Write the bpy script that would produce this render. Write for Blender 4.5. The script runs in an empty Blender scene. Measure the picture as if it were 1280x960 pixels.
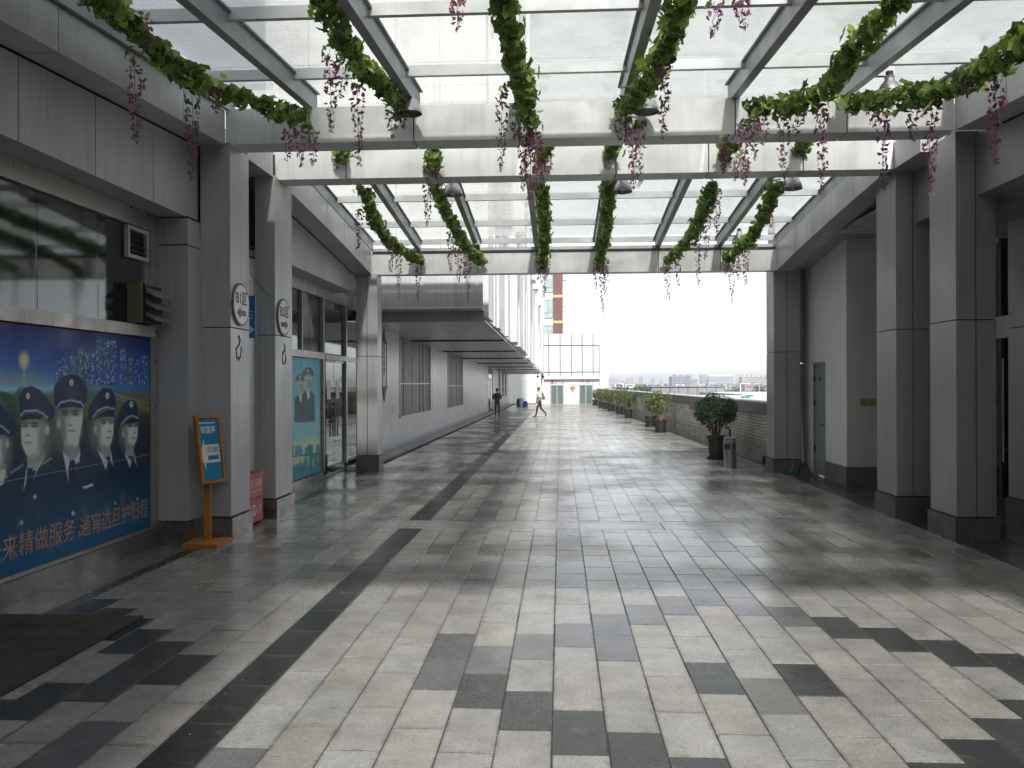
import bpy, bmesh, math, random
import numpy as np
from mathutils import Vector, Matrix
random.seed(7); rng = np.random.default_rng(7)
R = math.radians
scene = bpy.context.scene
COL = scene.collection

# ------------------------------------------------------------------ camera
F_PX, CAM_H = 1054.0, 1.93
TH, ROLL = math.atan(60 / 1054.0), 0.0035
FWD = Vector((-math.sin(TH), math.cos(TH), 0)); RT = Vector((math.cos(TH), math.sin(TH), 0)); UP = Vector((0, 0, 1))
RT2 = RT * math.cos(ROLL) - UP * math.sin(ROLL); UP2 = RT * math.sin(ROLL) + UP * math.cos(ROLL)
cam_d = bpy.data.cameras.new('camera'); cam = bpy.data.objects.new('camera', cam_d); COL.objects.link(cam)
cam_d.sensor_width = 36; cam_d.lens = 36 * F_PX / 1280; cam_d.clip_start = 0.05; cam_d.clip_end = 9000
M = Matrix((RT2, UP2, -FWD)).transposed().to_4x4(); M.translation = (0, 0, CAM_H); cam.matrix_world = M
scene.camera = cam

# ------------------------------------------------------------------ world, sun, exposure
SUN_DIR = Vector((0.72, -6.0, 5.0)).normalized()
world = bpy.data.worlds.new('World'); scene.world = world; world.use_nodes = True
wn, wl = world.node_tree.nodes, world.node_tree.links; wn.clear()
wo = wn.new('ShaderNodeOutputWorld'); bg = wn.new('ShaderNodeBackground'); bg.inputs[1].default_value = 0.138
sky = wn.new('ShaderNodeTexSky'); sky.sky_type = 'NISHITA'; sky.sun_disc = False
sky.sun_elevation = math.asin(SUN_DIR.z); sky.sun_rotation = math.atan2(SUN_DIR.x, SUN_DIR.y)
sky.air_density = 1.0; sky.dust_density = 1.0; sky.ozone_density = 1.0
hs = wn.new('ShaderNodeHueSaturation'); hs.inputs['Saturation'].default_value = 0.6
tc = wn.new('ShaderNodeTexCoord'); mp = wn.new('ShaderNodeMapping'); mp.inputs['Scale'].default_value = (1.2, 1.2, 5.0)
cn = wn.new('ShaderNodeTexNoise'); cn.inputs['Scale'].default_value = 2.2; cn.inputs['Detail'].default_value = 6; cn.inputs['Roughness'].default_value = 0.55
cr = wn.new('ShaderNodeValToRGB'); cr.color_ramp.elements[0].position = 0.3; cr.color_ramp.elements[0].color = (0.6, 0.6, 0.6, 1)
cr.color_ramp.elements[1].position = 0.62; cr.color_ramp.elements[1].color = (0.9, 0.9, 0.9, 1)
mx = wn.new('ShaderNodeMix'); mx.data_type = 'RGBA'
bw = wn.new('ShaderNodeRGBToBW'); cg = wn.new('ShaderNodeVectorMath'); cg.operation = 'SCALE'; cg.inputs[0].default_value = (1.28, 1.33, 1.40)
wl.new(sky.outputs[0], bw.inputs[0]); wl.new(bw.outputs[0], cg.inputs['Scale']); wl.new(cg.outputs[0], mx.inputs[7])   # cloud veil: the sky's own light, whitened
wl.new(tc.outputs['Generated'], mp.inputs[0]); wl.new(mp.outputs[0], cn.inputs['Vector']); wl.new(cn.outputs['Fac'], cr.inputs[0])
wl.new(sky.outputs[0], hs.inputs['Color']); wl.new(hs.outputs[0], mx.inputs[6]); wl.new(cr.outputs[0], mx.inputs[0])
wl.new(mx.outputs[2], bg.inputs[0]); wl.new(bg.outputs[0], wo.inputs[0])
sd = bpy.data.lights.new('sun', 'SUN'); so = bpy.data.objects.new('sun', sd); COL.objects.link(so)
sd.energy = 3.3; sd.angle = R(2.8); sd.color = (1.0, 0.965, 0.91)
so.rotation_euler = (-SUN_DIR).to_track_quat('-Z', 'Y').to_euler(); so.location = (20, 30, 60)
vs = scene.view_settings; vs.view_transform = 'Standard'; vs.look = 'None'; vs.gamma = 1; vs.use_curve_mapping = False
vs.exposure = 0.55
scene.cycles.use_denoising = True
scene.cycles.max_bounces = 10; scene.cycles.diffuse_bounces = 5; scene.cycles.glossy_bounces = 4
scene.cycles.transparent_max_bounces = 24; scene.cycles.transmission_bounces = 6
scene.cycles.caustics_reflective = False; scene.cycles.caustics_refractive = False
scene.cycles.sample_clamp_indirect = 6

# ------------------------------------------------------------------ pixel -> world
def ray(px, py):
    return FWD + RT2 * ((px - 640) / F_PX) - UP2 * ((py - 480) / F_PX)
def onX(px, py, X): r = ray(px, py); t = X / r.x; return Vector((X, r.y * t, CAM_H + r.z * t))
def onY(px, py, Y): r = ray(px, py); t = Y / r.y; return Vector((r.x * t, Y, CAM_H + r.z * t))
def proj(P):
    d = Vector(P) - Vector((0, 0, CAM_H)); w = d.dot(FWD)
    return (640 + F_PX * d.dot(RT2) / w, 480 - F_PX * d.dot(UP2) / w, w)
def lin(c): c = c / 255.0; return c / 12.92 if c <= 0.04045 else ((c + 0.055) / 1.055) ** 2.4

# ------------------------------------------------------------------ materials
MATS = {}
def mat(name, col, rough=0.5, metal=0.0, var=0.12, vscale=3.0, fine=0.0, fscale=200.0, bump=0.0, bscale=60.0, rvar=0.1,
        streak=0.0, spec=0.5, attr=None, trans=0.0, coat=0.0, stretch=(1, 1, 1)):
    if name in MATS: return MATS[name]
    m = bpy.data.materials.new(name); m.use_nodes = True; nt = m.node_tree; N, L = nt.nodes, nt.links
    p = N['Principled BSDF']; p.inputs['Metallic'].default_value = metal; p.inputs['Specular IOR Level'].default_value = spec
    if coat: p.inputs['Coat Weight'].default_value = coat; p.inputs['Coat Roughness'].default_value = 0.12
    g = N.new('ShaderNodeNewGeometry'); mpn = N.new('ShaderNodeMapping'); mpn.inputs['Scale'].default_value = stretch
    L.new(g.outputs['Position'], mpn.inputs[0])
    n1 = N.new('ShaderNodeTexNoise'); n1.inputs['Scale'].default_value = vscale; n1.inputs['Detail'].default_value = 5
    L.new(mpn.outputs[0], n1.inputs['Vector'])
    mr = N.new('ShaderNodeMapRange'); mr.inputs[1].default_value = 0.3; mr.inputs[2].default_value = 0.7
    mr.inputs[3].default_value = 1 - var; mr.inputs[4].default_value = 1 + var; L.new(n1.outputs['Fac'], mr.inputs[0])
    val = mr.outputs[0]
    if fine:
        n2 = N.new('ShaderNodeTexNoise'); n2.inputs['Scale'].default_value = fscale; n2.inputs['Detail'].default_value = 2
        L.new(g.outputs['Position'], n2.inputs['Vector'])
        m2 = N.new('ShaderNodeMapRange'); m2.inputs[1].default_value = 0.3; m2.inputs[2].default_value = 0.7
        m2.inputs[3].default_value = 1 - fine; m2.inputs[4].default_value = 1 + fine; L.new(n2.outputs['Fac'], m2.inputs[0])
        mm = N.new('ShaderNodeMath'); mm.operation = 'MULTIPLY'; L.new(val, mm.inputs[0]); L.new(m2.outputs[0], mm.inputs[1]); val = mm.outputs[0]
    if streak:
        m3 = N.new('ShaderNodeMapping'); m3.inputs['Scale'].default_value = (6, 6, 0.35); L.new(g.outputs['Position'], m3.inputs[0])
        n3 = N.new('ShaderNodeTexNoise'); n3.inputs['Scale'].default_value = 2.5; n3.inputs['Detail'].default_value = 4; L.new(m3.outputs[0], n3.inputs['Vector'])
        m4 = N.new('ShaderNodeMapRange'); m4.inputs[1].default_value = 0.5; m4.inputs[2].default_value = 0.75
        m4.inputs[3].default_value = 1; m4.inputs[4].default_value = 1 - streak; L.new(n3.outputs['Fac'], m4.inputs[0])
        mm = N.new('ShaderNodeMath'); mm.operation = 'MULTIPLY'; L.new(val, mm.inputs[0]); L.new(m4.outputs[0], mm.inputs[1]); val = mm.outputs[0]
    vm = N.new('ShaderNodeVectorMath'); vm.operation = 'SCALE'; L.new(val, vm.inputs['Scale'])
    if attr:
        at = N.new('ShaderNodeAttribute'); at.attribute_name = 'tint'
        if attr == 'obj':
            oi = N.new('ShaderNodeObjectInfo'); ml = N.new('ShaderNodeVectorMath'); ml.operation = 'MULTIPLY'
            L.new(oi.outputs['Color'], ml.inputs[0]); L.new(at.outputs['Color'], ml.inputs[1]); L.new(ml.outputs[0], vm.inputs[0])
        else: L.new(at.outputs['Color'], vm.inputs[0])
    else: vm.inputs[0].default_value = col[:3]
    L.new(vm.outputs[0], p.inputs['Base Color'])
    rr = N.new('ShaderNodeMapRange'); rr.inputs[1].default_value = 0.3; rr.inputs[2].default_value = 0.7
    rr.inputs[3].default_value = max(0.02, rough - rvar); rr.inputs[4].default_value = rough + rvar
    nr = N.new('ShaderNodeTexNoise'); nr.inputs['Scale'].default_value = vscale * 1.7; nr.inputs['Detail'].default_value = 4
    L.new(mpn.outputs[0], nr.inputs['Vector']); L.new(nr.outputs['Fac'], rr.inputs[0]); L.new(rr.outputs[0], p.inputs['Roughness'])
    if bump:
        nb = N.new('ShaderNodeTexNoise'); nb.inputs['Scale'].default_value = bscale; nb.inputs['Detail'].default_value = 3
        L.new(g.outputs['Position'], nb.inputs['Vector'])
        bp = N.new('ShaderNodeBump'); bp.inputs['Strength'].default_value = bump; bp.inputs['Distance'].default_value = 0.01
        L.new(nb.outputs['Fac'], bp.inputs['Height']); L.new(bp.outputs[0], p.inputs['Normal'])
    if trans:
        out = N['Material Output']; tr = N.new('ShaderNodeBsdfTranslucent'); L.new(vm.outputs[0], tr.inputs[0])
        ms = N.new('ShaderNodeMixShader'); ms.inputs[0].default_value = trans
        L.new(p.outputs[0], ms.inputs[1]); L.new(tr.outputs[0], ms.inputs[2]); L.new(ms.outputs[0], out.inputs['Surface'])
    MATS[name] = m; return m

def glass(name, tint, refl=0.08, rough=0.02, dirt=0.0, dirtcol=(0.90, 0.91, 0.88), ior=1.5):
    m = bpy.data.materials.new(name); m.use_nodes = True; N, L = m.node_tree.nodes, m.node_tree.links
    N.remove(N['Principled BSDF']); out = N['Material Output']
    t = N.new('ShaderNodeBsdfTransparent'); t.inputs[0].default_value = (*tint, 1)
    gl = N.new('ShaderNodeBsdfGlossy'); gl.inputs['Roughness'].default_value = rough; gl.inputs[0].default_value = (0.95, 0.97, 0.97, 1)
    fr = N.new('ShaderNodeFresnel'); fr.inputs[0].default_value = ior
    # a pane is a closed box: the fresnel of the way out would turn total, so both sides use the outside value
    gm = N.new('ShaderNodeNewGeometry'); nn = N.new('ShaderNodeMath'); nn.operation = 'MULTIPLY_ADD'
    mi = N.new('ShaderNodeMix'); mi.data_type = 'FLOAT'; mi.inputs[2].default_value = ior; mi.inputs[3].default_value = 1 / ior
    L.new(gm.outputs['Backfacing'], mi.inputs[0]); L.new(mi.outputs[0], fr.inputs[0])
    nn.inputs[1].default_value = 1.0; nn.inputs[2].default_value = refl; L.new(fr.outputs[0], nn.inputs[0]); nn.use_clamp = True
    ms = N.new('ShaderNodeMixShader'); L.new(nn.outputs[0], ms.inputs[0]); L.new(t.outputs[0], ms.inputs[1]); L.new(gl.outputs[0], ms.inputs[2])
    res = ms.outputs[0]
    if dirt:
        tr = N.new('ShaderNodeBsdfTranslucent'); tr.inputs[0].default_value = (*dirtcol, 1)
        df = N.new('ShaderNodeBsdfDiffuse'); df.inputs[0].default_value = (*dirtcol, 1)
        m0 = N.new('ShaderNodeMixShader'); m0.inputs[0].default_value = 0.3; L.new(tr.outputs[0], m0.inputs[1]); L.new(df.outputs[0], m0.inputs[2])
        n = N.new('ShaderNodeTexNoise'); n.inputs['Scale'].default_value = 1.6; n.inputs['Detail'].default_value = 7; n.inputs['Roughness'].default_value = 0.65
        L.new(gm.outputs['Position'], n.inputs['Vector'])
        r = N.new('ShaderNodeMapRange'); r.inputs[1].default_value = 0.3; r.inputs[2].default_value = 0.75
        r.inputs[3].default_value = dirt * 0.45; r.inputs[4].default_value = dirt * 1.5; L.new(n.outputs['Fac'], r.inputs[0])
        m1 = N.new('ShaderNodeMixShader'); L.new(r.outputs[0], m1.inputs[0]); L.new(res, m1.inputs[1]); L.new(m0.outputs[0], m1.inputs[2]); res = m1.outputs[0]
    L.new(res, out.inputs['Surface']); MATS[name] = m; return m

ALU = mat('aluminium_panel', (0.535, 0.54, 0.545), 0.42, 0.25, var=0.09, vscale=0.9, fine=0.03, fscale=25, streak=0.17)
ALU_LT = mat('beam_panel_silver', (0.76, 0.765, 0.76), 0.42, 0.12, var=0.06, vscale=0.8, streak=0.13)
ALU_DK = mat('column_panel_grey', (0.40, 0.40, 0.405), 0.4, 0.25, var=0.09, vscale=0.9, streak=0.15)
JOINT = mat('joint_black', (0.012, 0.012, 0.013), 0.8)
STEEL = mat('roof_steel', (0.34, 0.36, 0.38), 0.42, 0.35, var=0.1, vscale=2)
STEEL_LT = mat('purlin_alu', (0.62, 0.64, 0.64), 0.4, 0.2, var=0.08)
PLINTH = mat('plinth_steel', (0.30, 0.285, 0.265), 0.3, 0.75, var=0.3, vscale=2.5, fine=0.06, fscale=40)
PLINTH_ST = mat('plinth_stone', (0.12, 0.12, 0.115), 0.45, var=0.25, vscale=4, fine=0.15, fscale=150)
WHITEP = mat('white_cladding', (0.66, 0.66, 0.655), 0.4, 0.0, var=0.05, vscale=0.5, streak=0.12)
FRAME = mat('window_frame_alu', (0.42, 0.41, 0.39), 0.35, 0.6, var=0.12)
FRAME_LT = mat('transom_alu', (0.62, 0.60, 0.57), 0.4, 0.25, var=0.1, streak=0.2)
FRAME_DK = mat('frame_dark', (0.06, 0.06, 0.06), 0.4, 0.4)
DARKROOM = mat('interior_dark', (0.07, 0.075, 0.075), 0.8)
SOFFIT = mat('soffit_panel', (0.62, 0.62, 0.62), 0.33, 0.12, var=0.08)
GLASS_R = glass('roof_glass', (0.98, 0.985, 0.975), 0.01, 0.05, dirt=0.33)
GLASS_S = glass('shop_glass', (0.42, 0.46, 0.45), 0.04, 0.05)
GLASS_D = glass('door_glass', (0.55, 0.66, 0.63), 0.05, 0.01)
BLACK = mat('black_plastic', (0.018, 0.018, 0.018), 0.45, bump=0.1)
WHITE = mat('white_paint', (0.78, 0.78, 0.76), 0.45, var=0.05)

# ------------------------------------------------------------------ mesh kit
ORI = {}
class MB:
    def __init__(s): s.v = []; s.f = []; s.m = []; s.c = []; s.smooth = False
    def quadface(s, idx, mi=0): s.f.append(tuple(idx)); s.m.append(mi)
    def hexa(s, P, mi=0):   # 8 points: bottom 4 ccw, top 4 ccw
        b = len(s.v); s.v += [tuple(p) for p in P]
        for q in ((3, 2, 1, 0), (4, 5, 6, 7), (0, 1, 5, 4), (1, 2, 6, 5), (2, 3, 7, 6), (3, 0, 4, 7)): s.quadface([b + i for i in q], mi)
        return s
    def box(s, x0, x1, y0, y1, z0, z1, mi=0):
        if x0 > x1: x0, x1 = x1, x0
        if y0 > y1: y0, y1 = y1, y0
        if z0 > z1: z0, z1 = z1, z0
        return s.hexa([(x0, y0, z0), (x1, y0, z0), (x1, y1, z0), (x0, y1, z0), (x0, y0, z1), (x1, y0, z1), (x1, y1, z1), (x0, y1, z1)], mi)
    def bar(s, a, b, w, h, up=(0, 0, 1), mi=0):   # box along a-b
        a, b = Vector(a), Vector(b); d = (b - a).normalized(); r = d.cross(Vector(up)).normalized() * w / 2; u = r.cross(d).normalized() * h / 2
        return s.hexa([a - r - u, a + r - u, b + r - u, b - r - u, a - r + u, a + r + u, b + r + u, b - r + u], mi)
    def tube(s, pts, rad, n=8, mi=0, cap=True):
        pts = [Vector(p) for p in pts]; rad = rad if isinstance(rad, (list, tuple)) else [rad] * len(pts); base = len(s.v)
        for i, p in enumerate(pts):
            t = (pts[min(i + 1, len(pts) - 1)] - pts[max(i - 1, 0)]).normalized()
            a = Vector((1, 0, 0)) if abs(t.x) < 0.8 else Vector((0, 1, 0)); u = t.cross(a).normalized(); w = t.cross(u)
            for k in range(n): q = 2 * math.pi * k / n; s.v.append(tuple(p + (u * math.cos(q) + w * math.sin(q)) * rad[i]))
        for i in range(len(pts) - 1):
            for k in range(n): s.quadface((base + i * n + k, base + i * n + (k + 1) % n, base + (i + 1) * n + (k + 1) % n, base + (i + 1) * n + k), mi)
        if cap: s.quadface(range(base, base + n), mi); s.quadface(reversed(range(base + (len(pts) - 1) * n, base + len(pts) * n)), mi)
        return s
    def lathe(s, c, prof, n=24, mi=0):   # prof: list (r,z)
        base = len(s.v)
        for r, z in prof:
            for k in range(n): q = 2 * math.pi * k / n; s.v.append((c[0] + r * math.cos(q), c[1] + r * math.sin(q), c[2] + z))
        for i in range(len(prof) - 1):
            for k in range(n): s.quadface((base + i * n + k, base + i * n + (k + 1) % n, base + (i + 1) * n + (k + 1) % n, base + (i + 1) * n + k), mi)
        return s
    def poly(s, pts, mi=0): b = len(s.v); s.v += [tuple(p) for p in pts]; s.quadface(range(b, b + len(pts)), mi); return s
    def prism(s, pts, d, mi=0):   # polygon extruded by vector d
        b = len(s.v); n = len(pts); d = Vector(d); s.v += [tuple(p) for p in pts] + [tuple(Vector(p) + d) for p in pts]
        s.quadface(reversed(range(b, b + n)), mi); s.quadface(range(b + n, b + 2 * n), mi)
        for k in range(n): s.quadface((b + k, b + (k + 1) % n, b + n + (k + 1) % n, b + n + k), mi)
        return s
    def build(s, name, mats, parent=None, kind=None, smooth=False):
        o = ORI.get(parent.name, Vector((0, 0, 0))) if parent else Vector((0, 0, 0))
        me = bpy.data.meshes.new(name); me.from_pydata([(p[0] - o.x, p[1] - o.y, p[2] - o.z) for p in s.v], [], s.f)
        for m_ in (mats if isinstance(mats, (list, tuple)) else [mats]): me.materials.append(m_)
        if any(s.m): me.polygons.foreach_set('material_index', s.m)
        if s.c:
            a = me.color_attributes.new('tint', 'FLOAT_COLOR', 'POINT'); a.data.foreach_set('color', np.asarray(s.c, dtype=np.float32).ravel())
        if smooth: me.polygons.foreach_set('use_smooth', [True] * len(me.polygons))
        me.update(); ob = bpy.data.objects.new(name, me); COL.objects.link(ob)
        if parent: ob.parent = parent; ORI[ob.name] = o
        if kind: ob['kind'] = kind
        return ob
def tag(o, label, cat, group=None):
    o['label'] = label; o['category'] = cat
    if group: o['group'] = group
    return o
def thing(name, loc, label, cat, group=None):
    o = bpy.data.objects.new(name, None); COL.objects.link(o); o.location = loc; o.empty_display_size = 0.2
    ORI[o.name] = Vector(loc); return tag(o, label, cat, group)
def solo(mb, name, mats, label, cat, group=None, smooth=False):   # a thing that is one mesh, origin at its base
    xs = np.array(mb.v); c = Vector((float(xs[:, 0].mean()), float(xs[:, 1].mean()), float(xs[:, 2].min())))
    mb.v = [(p[0] - c.x, p[1] - c.y, p[2] - c.z) for p in mb.v]
    o = mb.build(name, mats, smooth=smooth); o.location = c; return tag(o, label, cat, group)
def box(name, m, parent, *b, kind=None): return MB().box(*b).build(name, m, parent, kind)
def copy_tree(o, parent=None):
    c = o.copy(); COL.objects.link(c); c.parent = parent
    for ch in list(o.children): copy_tree(ch, c)
    return c
def text(body, size, origin, xdir, ydir, m, parent, name='lettering', bold=0.0, depth=0.002, align='LEFT', fit=None):
    cu = bpy.data.curves.new('t', 'FONT'); cu.body = body; cu.size = size; cu.extrude = depth; cu.offset = bold; cu.align_x = align; cu.resolution_u = 3
    ob = bpy.data.objects.new('t', cu); COL.objects.link(ob); bpy.context.view_layer.update()
    me = bpy.data.meshes.new_from_object(ob.evaluated_get(bpy.context.evaluated_depsgraph_get()))
    bpy.data.objects.remove(ob); bpy.data.curves.remove(cu)
    if fit:   # (width, height): stretch to the size seen
        co = np.array([v.co[:] for v in me.vertices]); lo, hi = co.min(0), co.max(0)
        for v in me.vertices: v.co.x = (v.co.x - lo[0]) / (hi[0] - lo[0]) * fit[0]; v.co.y = (v.co.y - lo[1]) / (hi[1] - lo[1]) * fit[1]
    x, y = Vector(xdir).normalized(), Vector(ydir).normalized(); z = x.cross(y)
    mw = Matrix((x, y, z)).transposed().to_4x4(); o = ORI.get(parent.name, Vector()) if parent else Vector(); mw.translation = Vector(origin) - o
    me.transform(mw); me.materials.clear(); me.materials.append(m); me.name = name
    t = bpy.data.objects.new(name, me); COL.objects.link(t)
    if parent: t.parent = parent; ORI[t.name] = o
    return t
def struct(o): o['kind'] = 'structure'; return o
# ================================================================== STRUCTURE
GROUND_Z = -8.0
g = MB(); g.poly([(-2000, -400, GROUND_Z), (2000, -400, GROUND_Z), (2000, 3000, GROUND_Z), (-2000, 3000, GROUND_Z)])
struct(g.build('ground', mat('far_ground', (0.16, 0.17, 0.13), 0.9, var=0.3, vscale=0.01)))

# ---- terrace slab and its paving stones
GROUT = mat('grout', (0.05, 0.048, 0.044), 0.9, var=0.3, fine=0.3, fscale=80)
sl = MB(); sl.box(-12, 9.4, -9, 18.9, GROUND_Z, -0.006); sl.box(-12, 5.2, 18.9, 84, GROUND_Z, -0.006)
terrace = struct(sl.build('terrace', GROUT))

def stone_material():
    m = bpy.data.materials.new('granite_paving'); m.use_nodes = True; N, L = m.node_tree.nodes, m.node_tree.links; p = N['Principled BSDF']
    g = N.new('ShaderNodeNewGeometry'); oi = N.new('ShaderNodeObjectInfo'); at = N.new('ShaderNodeAttribute'); at.attribute_name = 'tint'
    def noise(sc, det=4, rough=0.55, vec=None):
        n = N.new('ShaderNodeTexNoise'); n.inputs['Scale'].default_value = sc; n.inputs['Detail'].default_value = det; n.inputs['Roughness'].default_value = rough
        L.new(vec or g.outputs['Position'], n.inputs['Vector']); return n.outputs['Fac']
    def rng_(v, a, b, c, d, clamp=True):
        r = N.new('ShaderNodeMapRange'); r.clamp = clamp
        for i, x in enumerate((a, b, c, d)): r.inputs[i + 1].default_value = x
        L.new(v, r.inputs[0]); return r.outputs[0]
    def mul(a, b):
        r = N.new('ShaderNodeMath'); r.operation = 'MULTIPLY'; L.new(a, r.inputs[0])
        if isinstance(b, float): r.inputs[1].default_value = b
        else: L.new(b, r.inputs[1])
        return r.outputs[0]
    def mixc(f, a, b):
        r = N.new('ShaderNodeMix'); r.data_type = 'RGBA'; L.new(f, r.inputs[0]); L.new(a, r.inputs[6])
        if isinstance(b, tuple): r.inputs[7].default_value = b
        else: L.new(b, r.inputs[7])
        return r.outputs[2]
    col = N.new('ShaderNodeVectorMath'); col.operation = 'MULTIPLY'; L.new(oi.outputs['Color'], col.inputs[0]); L.new(at.outputs['Color'], col.inputs[1])
    speck = rng_(noise(130, 3, 0.8), 0.3, 0.7, 0.62, 1.38); mid = rng_(noise(48, 4, .7), 0.3, 0.7, 0.80, 1.20); blot = rng_(noise(3.1, 7, 0.68), 0.25, 0.75, 0.66, 1.22)
    sc = N.new('ShaderNodeVectorMath'); sc.operation = 'SCALE'; L.new(col.outputs[0], sc.inputs[0]); L.new(mul(mul(speck, mid), blot), sc.inputs['Scale'])
    c = mixc(rng_(noise(4.6, 5, 0.6), 0.58, 0.78, 0.0, 0.45), sc.outputs[0], (0.23, 0.165, 0.095, 1))     # rusty seep stains
    c = mixc(rng_(noise(9.0, 6, 0.7), 0.58, 0.70, 0.0, 0.45), c, (0.085, 0.08, 0.072, 1))                  # dirt
    vo = N.new('ShaderNodeTexVoronoi'); vo.inputs['Scale'].default_value = 7.0; L.new(g.outputs['Position'], vo.inputs['Vector'])
    c = mixc(rng_(vo.outputs['Distance'], 0.035, 0.05, 0.55, 0.0), c, (0.5, 0.5, 0.48, 1))                 # paint flecks and droppings
    # grime gathered along the joints of the laid pattern
    sp = N.new('ShaderNodeSeparateXYZ'); L.new(g.outputs['Position'], sp.inputs[0])
    def M2(op, a, b=0.0):
        r = N.new('ShaderNodeMath'); r.operation = op
        for i_, v_ in enumerate((a, b)):
            if isinstance(v_, (int, float)): r.inputs[i_].default_value = v_
            else: L.new(v_, r.inputs[i_])
        return r.outputs[0]
    uu = M2('DIVIDE', M2('SUBTRACT', sp.outputs[0], -0.05), 0.30); kk = M2('FLOOR', uu); fu = M2('SUBTRACT', uu, kk)
    vv = M2('DIVIDE', M2('SUBTRACT', M2('SUBTRACT', sp.outputs[1], 4.4), M2('MULTIPLY', M2('FLOORED_MODULO', kk, 2.0), 0.3)), 0.6); fv = M2('FRACT', vv)
    du = M2('MULTIPLY', M2('MINIMUM', fu, M2('SUBTRACT', 1.0, fu)), 0.30); dv = M2('MULTIPLY', M2('MINIMUM', fv, M2('SUBTRACT', 1.0, fv)), 0.60)
    ed = M2('MINIMUM', du, dv); reach = rng_(noise(5.5, 5, 0.7), 0.35, 0.75, 0.006, 0.055)
    dj = M2('SUBTRACT', 1.0, M2('DIVIDE', ed, reach)); dj = M2('MULTIPLY', M2('MAXIMUM', dj, 0.0), rng_(noise(14, 4, 0.7), 0.3, 0.65, 0.1, 0.75))
    inside = M2('MULTIPLY', M2('MULTIPLY', M2('GREATER_THAN', sp.outputs[0], -4.25), M2('LESS_THAN', sp.outputs[0], 4.75)), M2('GREATER_THAN', M2('ABSOLUTE', M2('SUBTRACT', sp.outputs[1], 11.55)), 0.33))
    c = mixc(M2('MULTIPLY', dj, inside), c, (0.075, 0.07, 0.06, 1))
    L.new(c, p.inputs['Base Color'])
    wet = rng_(noise(0.55, 5, 0.55), 0.33, 0.56, 0.0, 1.0)
    rr = N.new('ShaderNodeMapRange'); L.new(wet, rr.inputs[0]); rr.inputs[3].default_value = 0.36; rr.inputs[4].default_value = 0.15
    r2 = N.new('ShaderNodeMath'); r2.operation = 'ADD'; L.new(rr.outputs[0], r2.inputs[0]); L.new(rng_(noise(26, 4), 0.3, 0.7, -0.05, 0.07), r2.inputs[1]); L.new(r2.outputs[0], p.inputs['Roughness'])
    p.inputs['Specular IOR Level'].default_value = 0.5
    bp = N.new('ShaderNodeBump'); bp.inputs['Strength'].default_value = 0.12; bp.inputs['Distance'].default_value = 0.004
    L.new(noise(90, 4, 0.7), bp.inputs['Height']); L.new(bp.outputs[0], p.inputs['Normal'])
    return m
STONE = stone_material(); MATS['granite_paving'] = STONE

TW, TL, GAP = 0.30, 0.60, 0.0055
X0 = -0.05
BAND = (11.22, 11.88)
GREY, BEIGE, OLIVE, DARK, BLUE, PALE = (0.308, 0.302, 0.289), (0.318, 0.303, 0.280), (0.225, 0.219, 0.2), (0.05, 0.052, 0.054), (0.145, 0.146, 0.152), (0.37, 0.36, 0.338)
def jit(c, a=0.08): k = 1 + random.uniform(-a, a); return tuple(max(0.02, x * k * (1 + random.uniform(-0.012, 0.012))) for x in c)
def tile_colour(k, ya, yb):
    top = yb
    if k == -7: return jit((0.030, 0.031, 0.033), 0.25)
    # diamond of dark stones centred on column 4, another one left of the strip
    for cx, cy, hw in ((4, 5.84, 7), (-16, 5.84, 7), (4, 24.2, 7), (-16, 24.2, 7), (4, 42, 7)):
        d = abs(k - cx) * 0.3 + abs(top - cy)
        if abs(d - 0.3 * hw) < 0.17:
            upper = top > cy + 0.05
            if upper and (k < 7 and k > -4): return jit(BLUE, 0.2)
            return jit(DARK, 0.25)
        if d < 0.36 and hw == 7 and cx == 4: return jit(DARK if k != 4 else (0.15, 0.15, 0.145), 0.2)
    for a, b, pr in ((9.35, 10.15, 0.6), (13.25, 13.95, 0.7), (14.75, 15.3, 0.6), (17.6, 18.2, 0.3)):
        if a < (ya + yb) / 2 < b and random.random() < pr: return jit(OLIVE, 0.25)
    if k < -7 and ya > 17 and random.random() < 0.35: return jit((0.16, 0.16, 0.155), 0.4)
    r = random.random()
    if ya < 7.5:
        if r < 0.33: return jit(BEIGE)
        if r < 0.37: return jit(BLUE, 0.25)
        return jit(GREY)
    if r < 0.16: return jit(BEIGE)
    if r < 0.21: return jit(OLIVE, 0.2)
    if r < 0.25: return jit((0.22, 0.225, 0.23), 0.2)
    if r < 0.55: return jit(PALE, 0.06)
    return jit(GREY)
tiles = []
for k in range(-14, 16):
    xa = X0 + TW * k; off = 0.0 if k % 2 == 0 else 0.3
    n = -14
    while True:
        ya = 4.40 + off + TL * n; yb = ya + TL; n += 1
        if ya > 80: break
        col = tile_colour(k, ya, yb)
        if yb > BAND[0] and ya < BAND[1]:
            if ya < BAND[0] - 0.06: tiles.append((xa, xa + TW, ya, BAND[0], col))
            elif yb > BAND[1] + 0.06: tiles.append((xa, xa + TW, BAND[1], yb, col))
            continue
        tiles.append((xa, xa + TW, ya, min(yb, 80.2), col))
y = -9.0   # the smooth band of long slabs
for a in range(-4, 4):
    xa = -4.25 + (a + 4) * 1.125; tiles.append((xa, xa + 1.125, BAND[0], BAND[0] + 0.52, jit((0.30, 0.305, 0.31), 0.06)))
for a in range(12):
    xa = -4.25 + a * 0.75; tiles.append((xa, xa + 0.75, BAND[0] + 0.52, BAND[1], jit((0.33, 0.335, 0.335), 0.06)))
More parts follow.
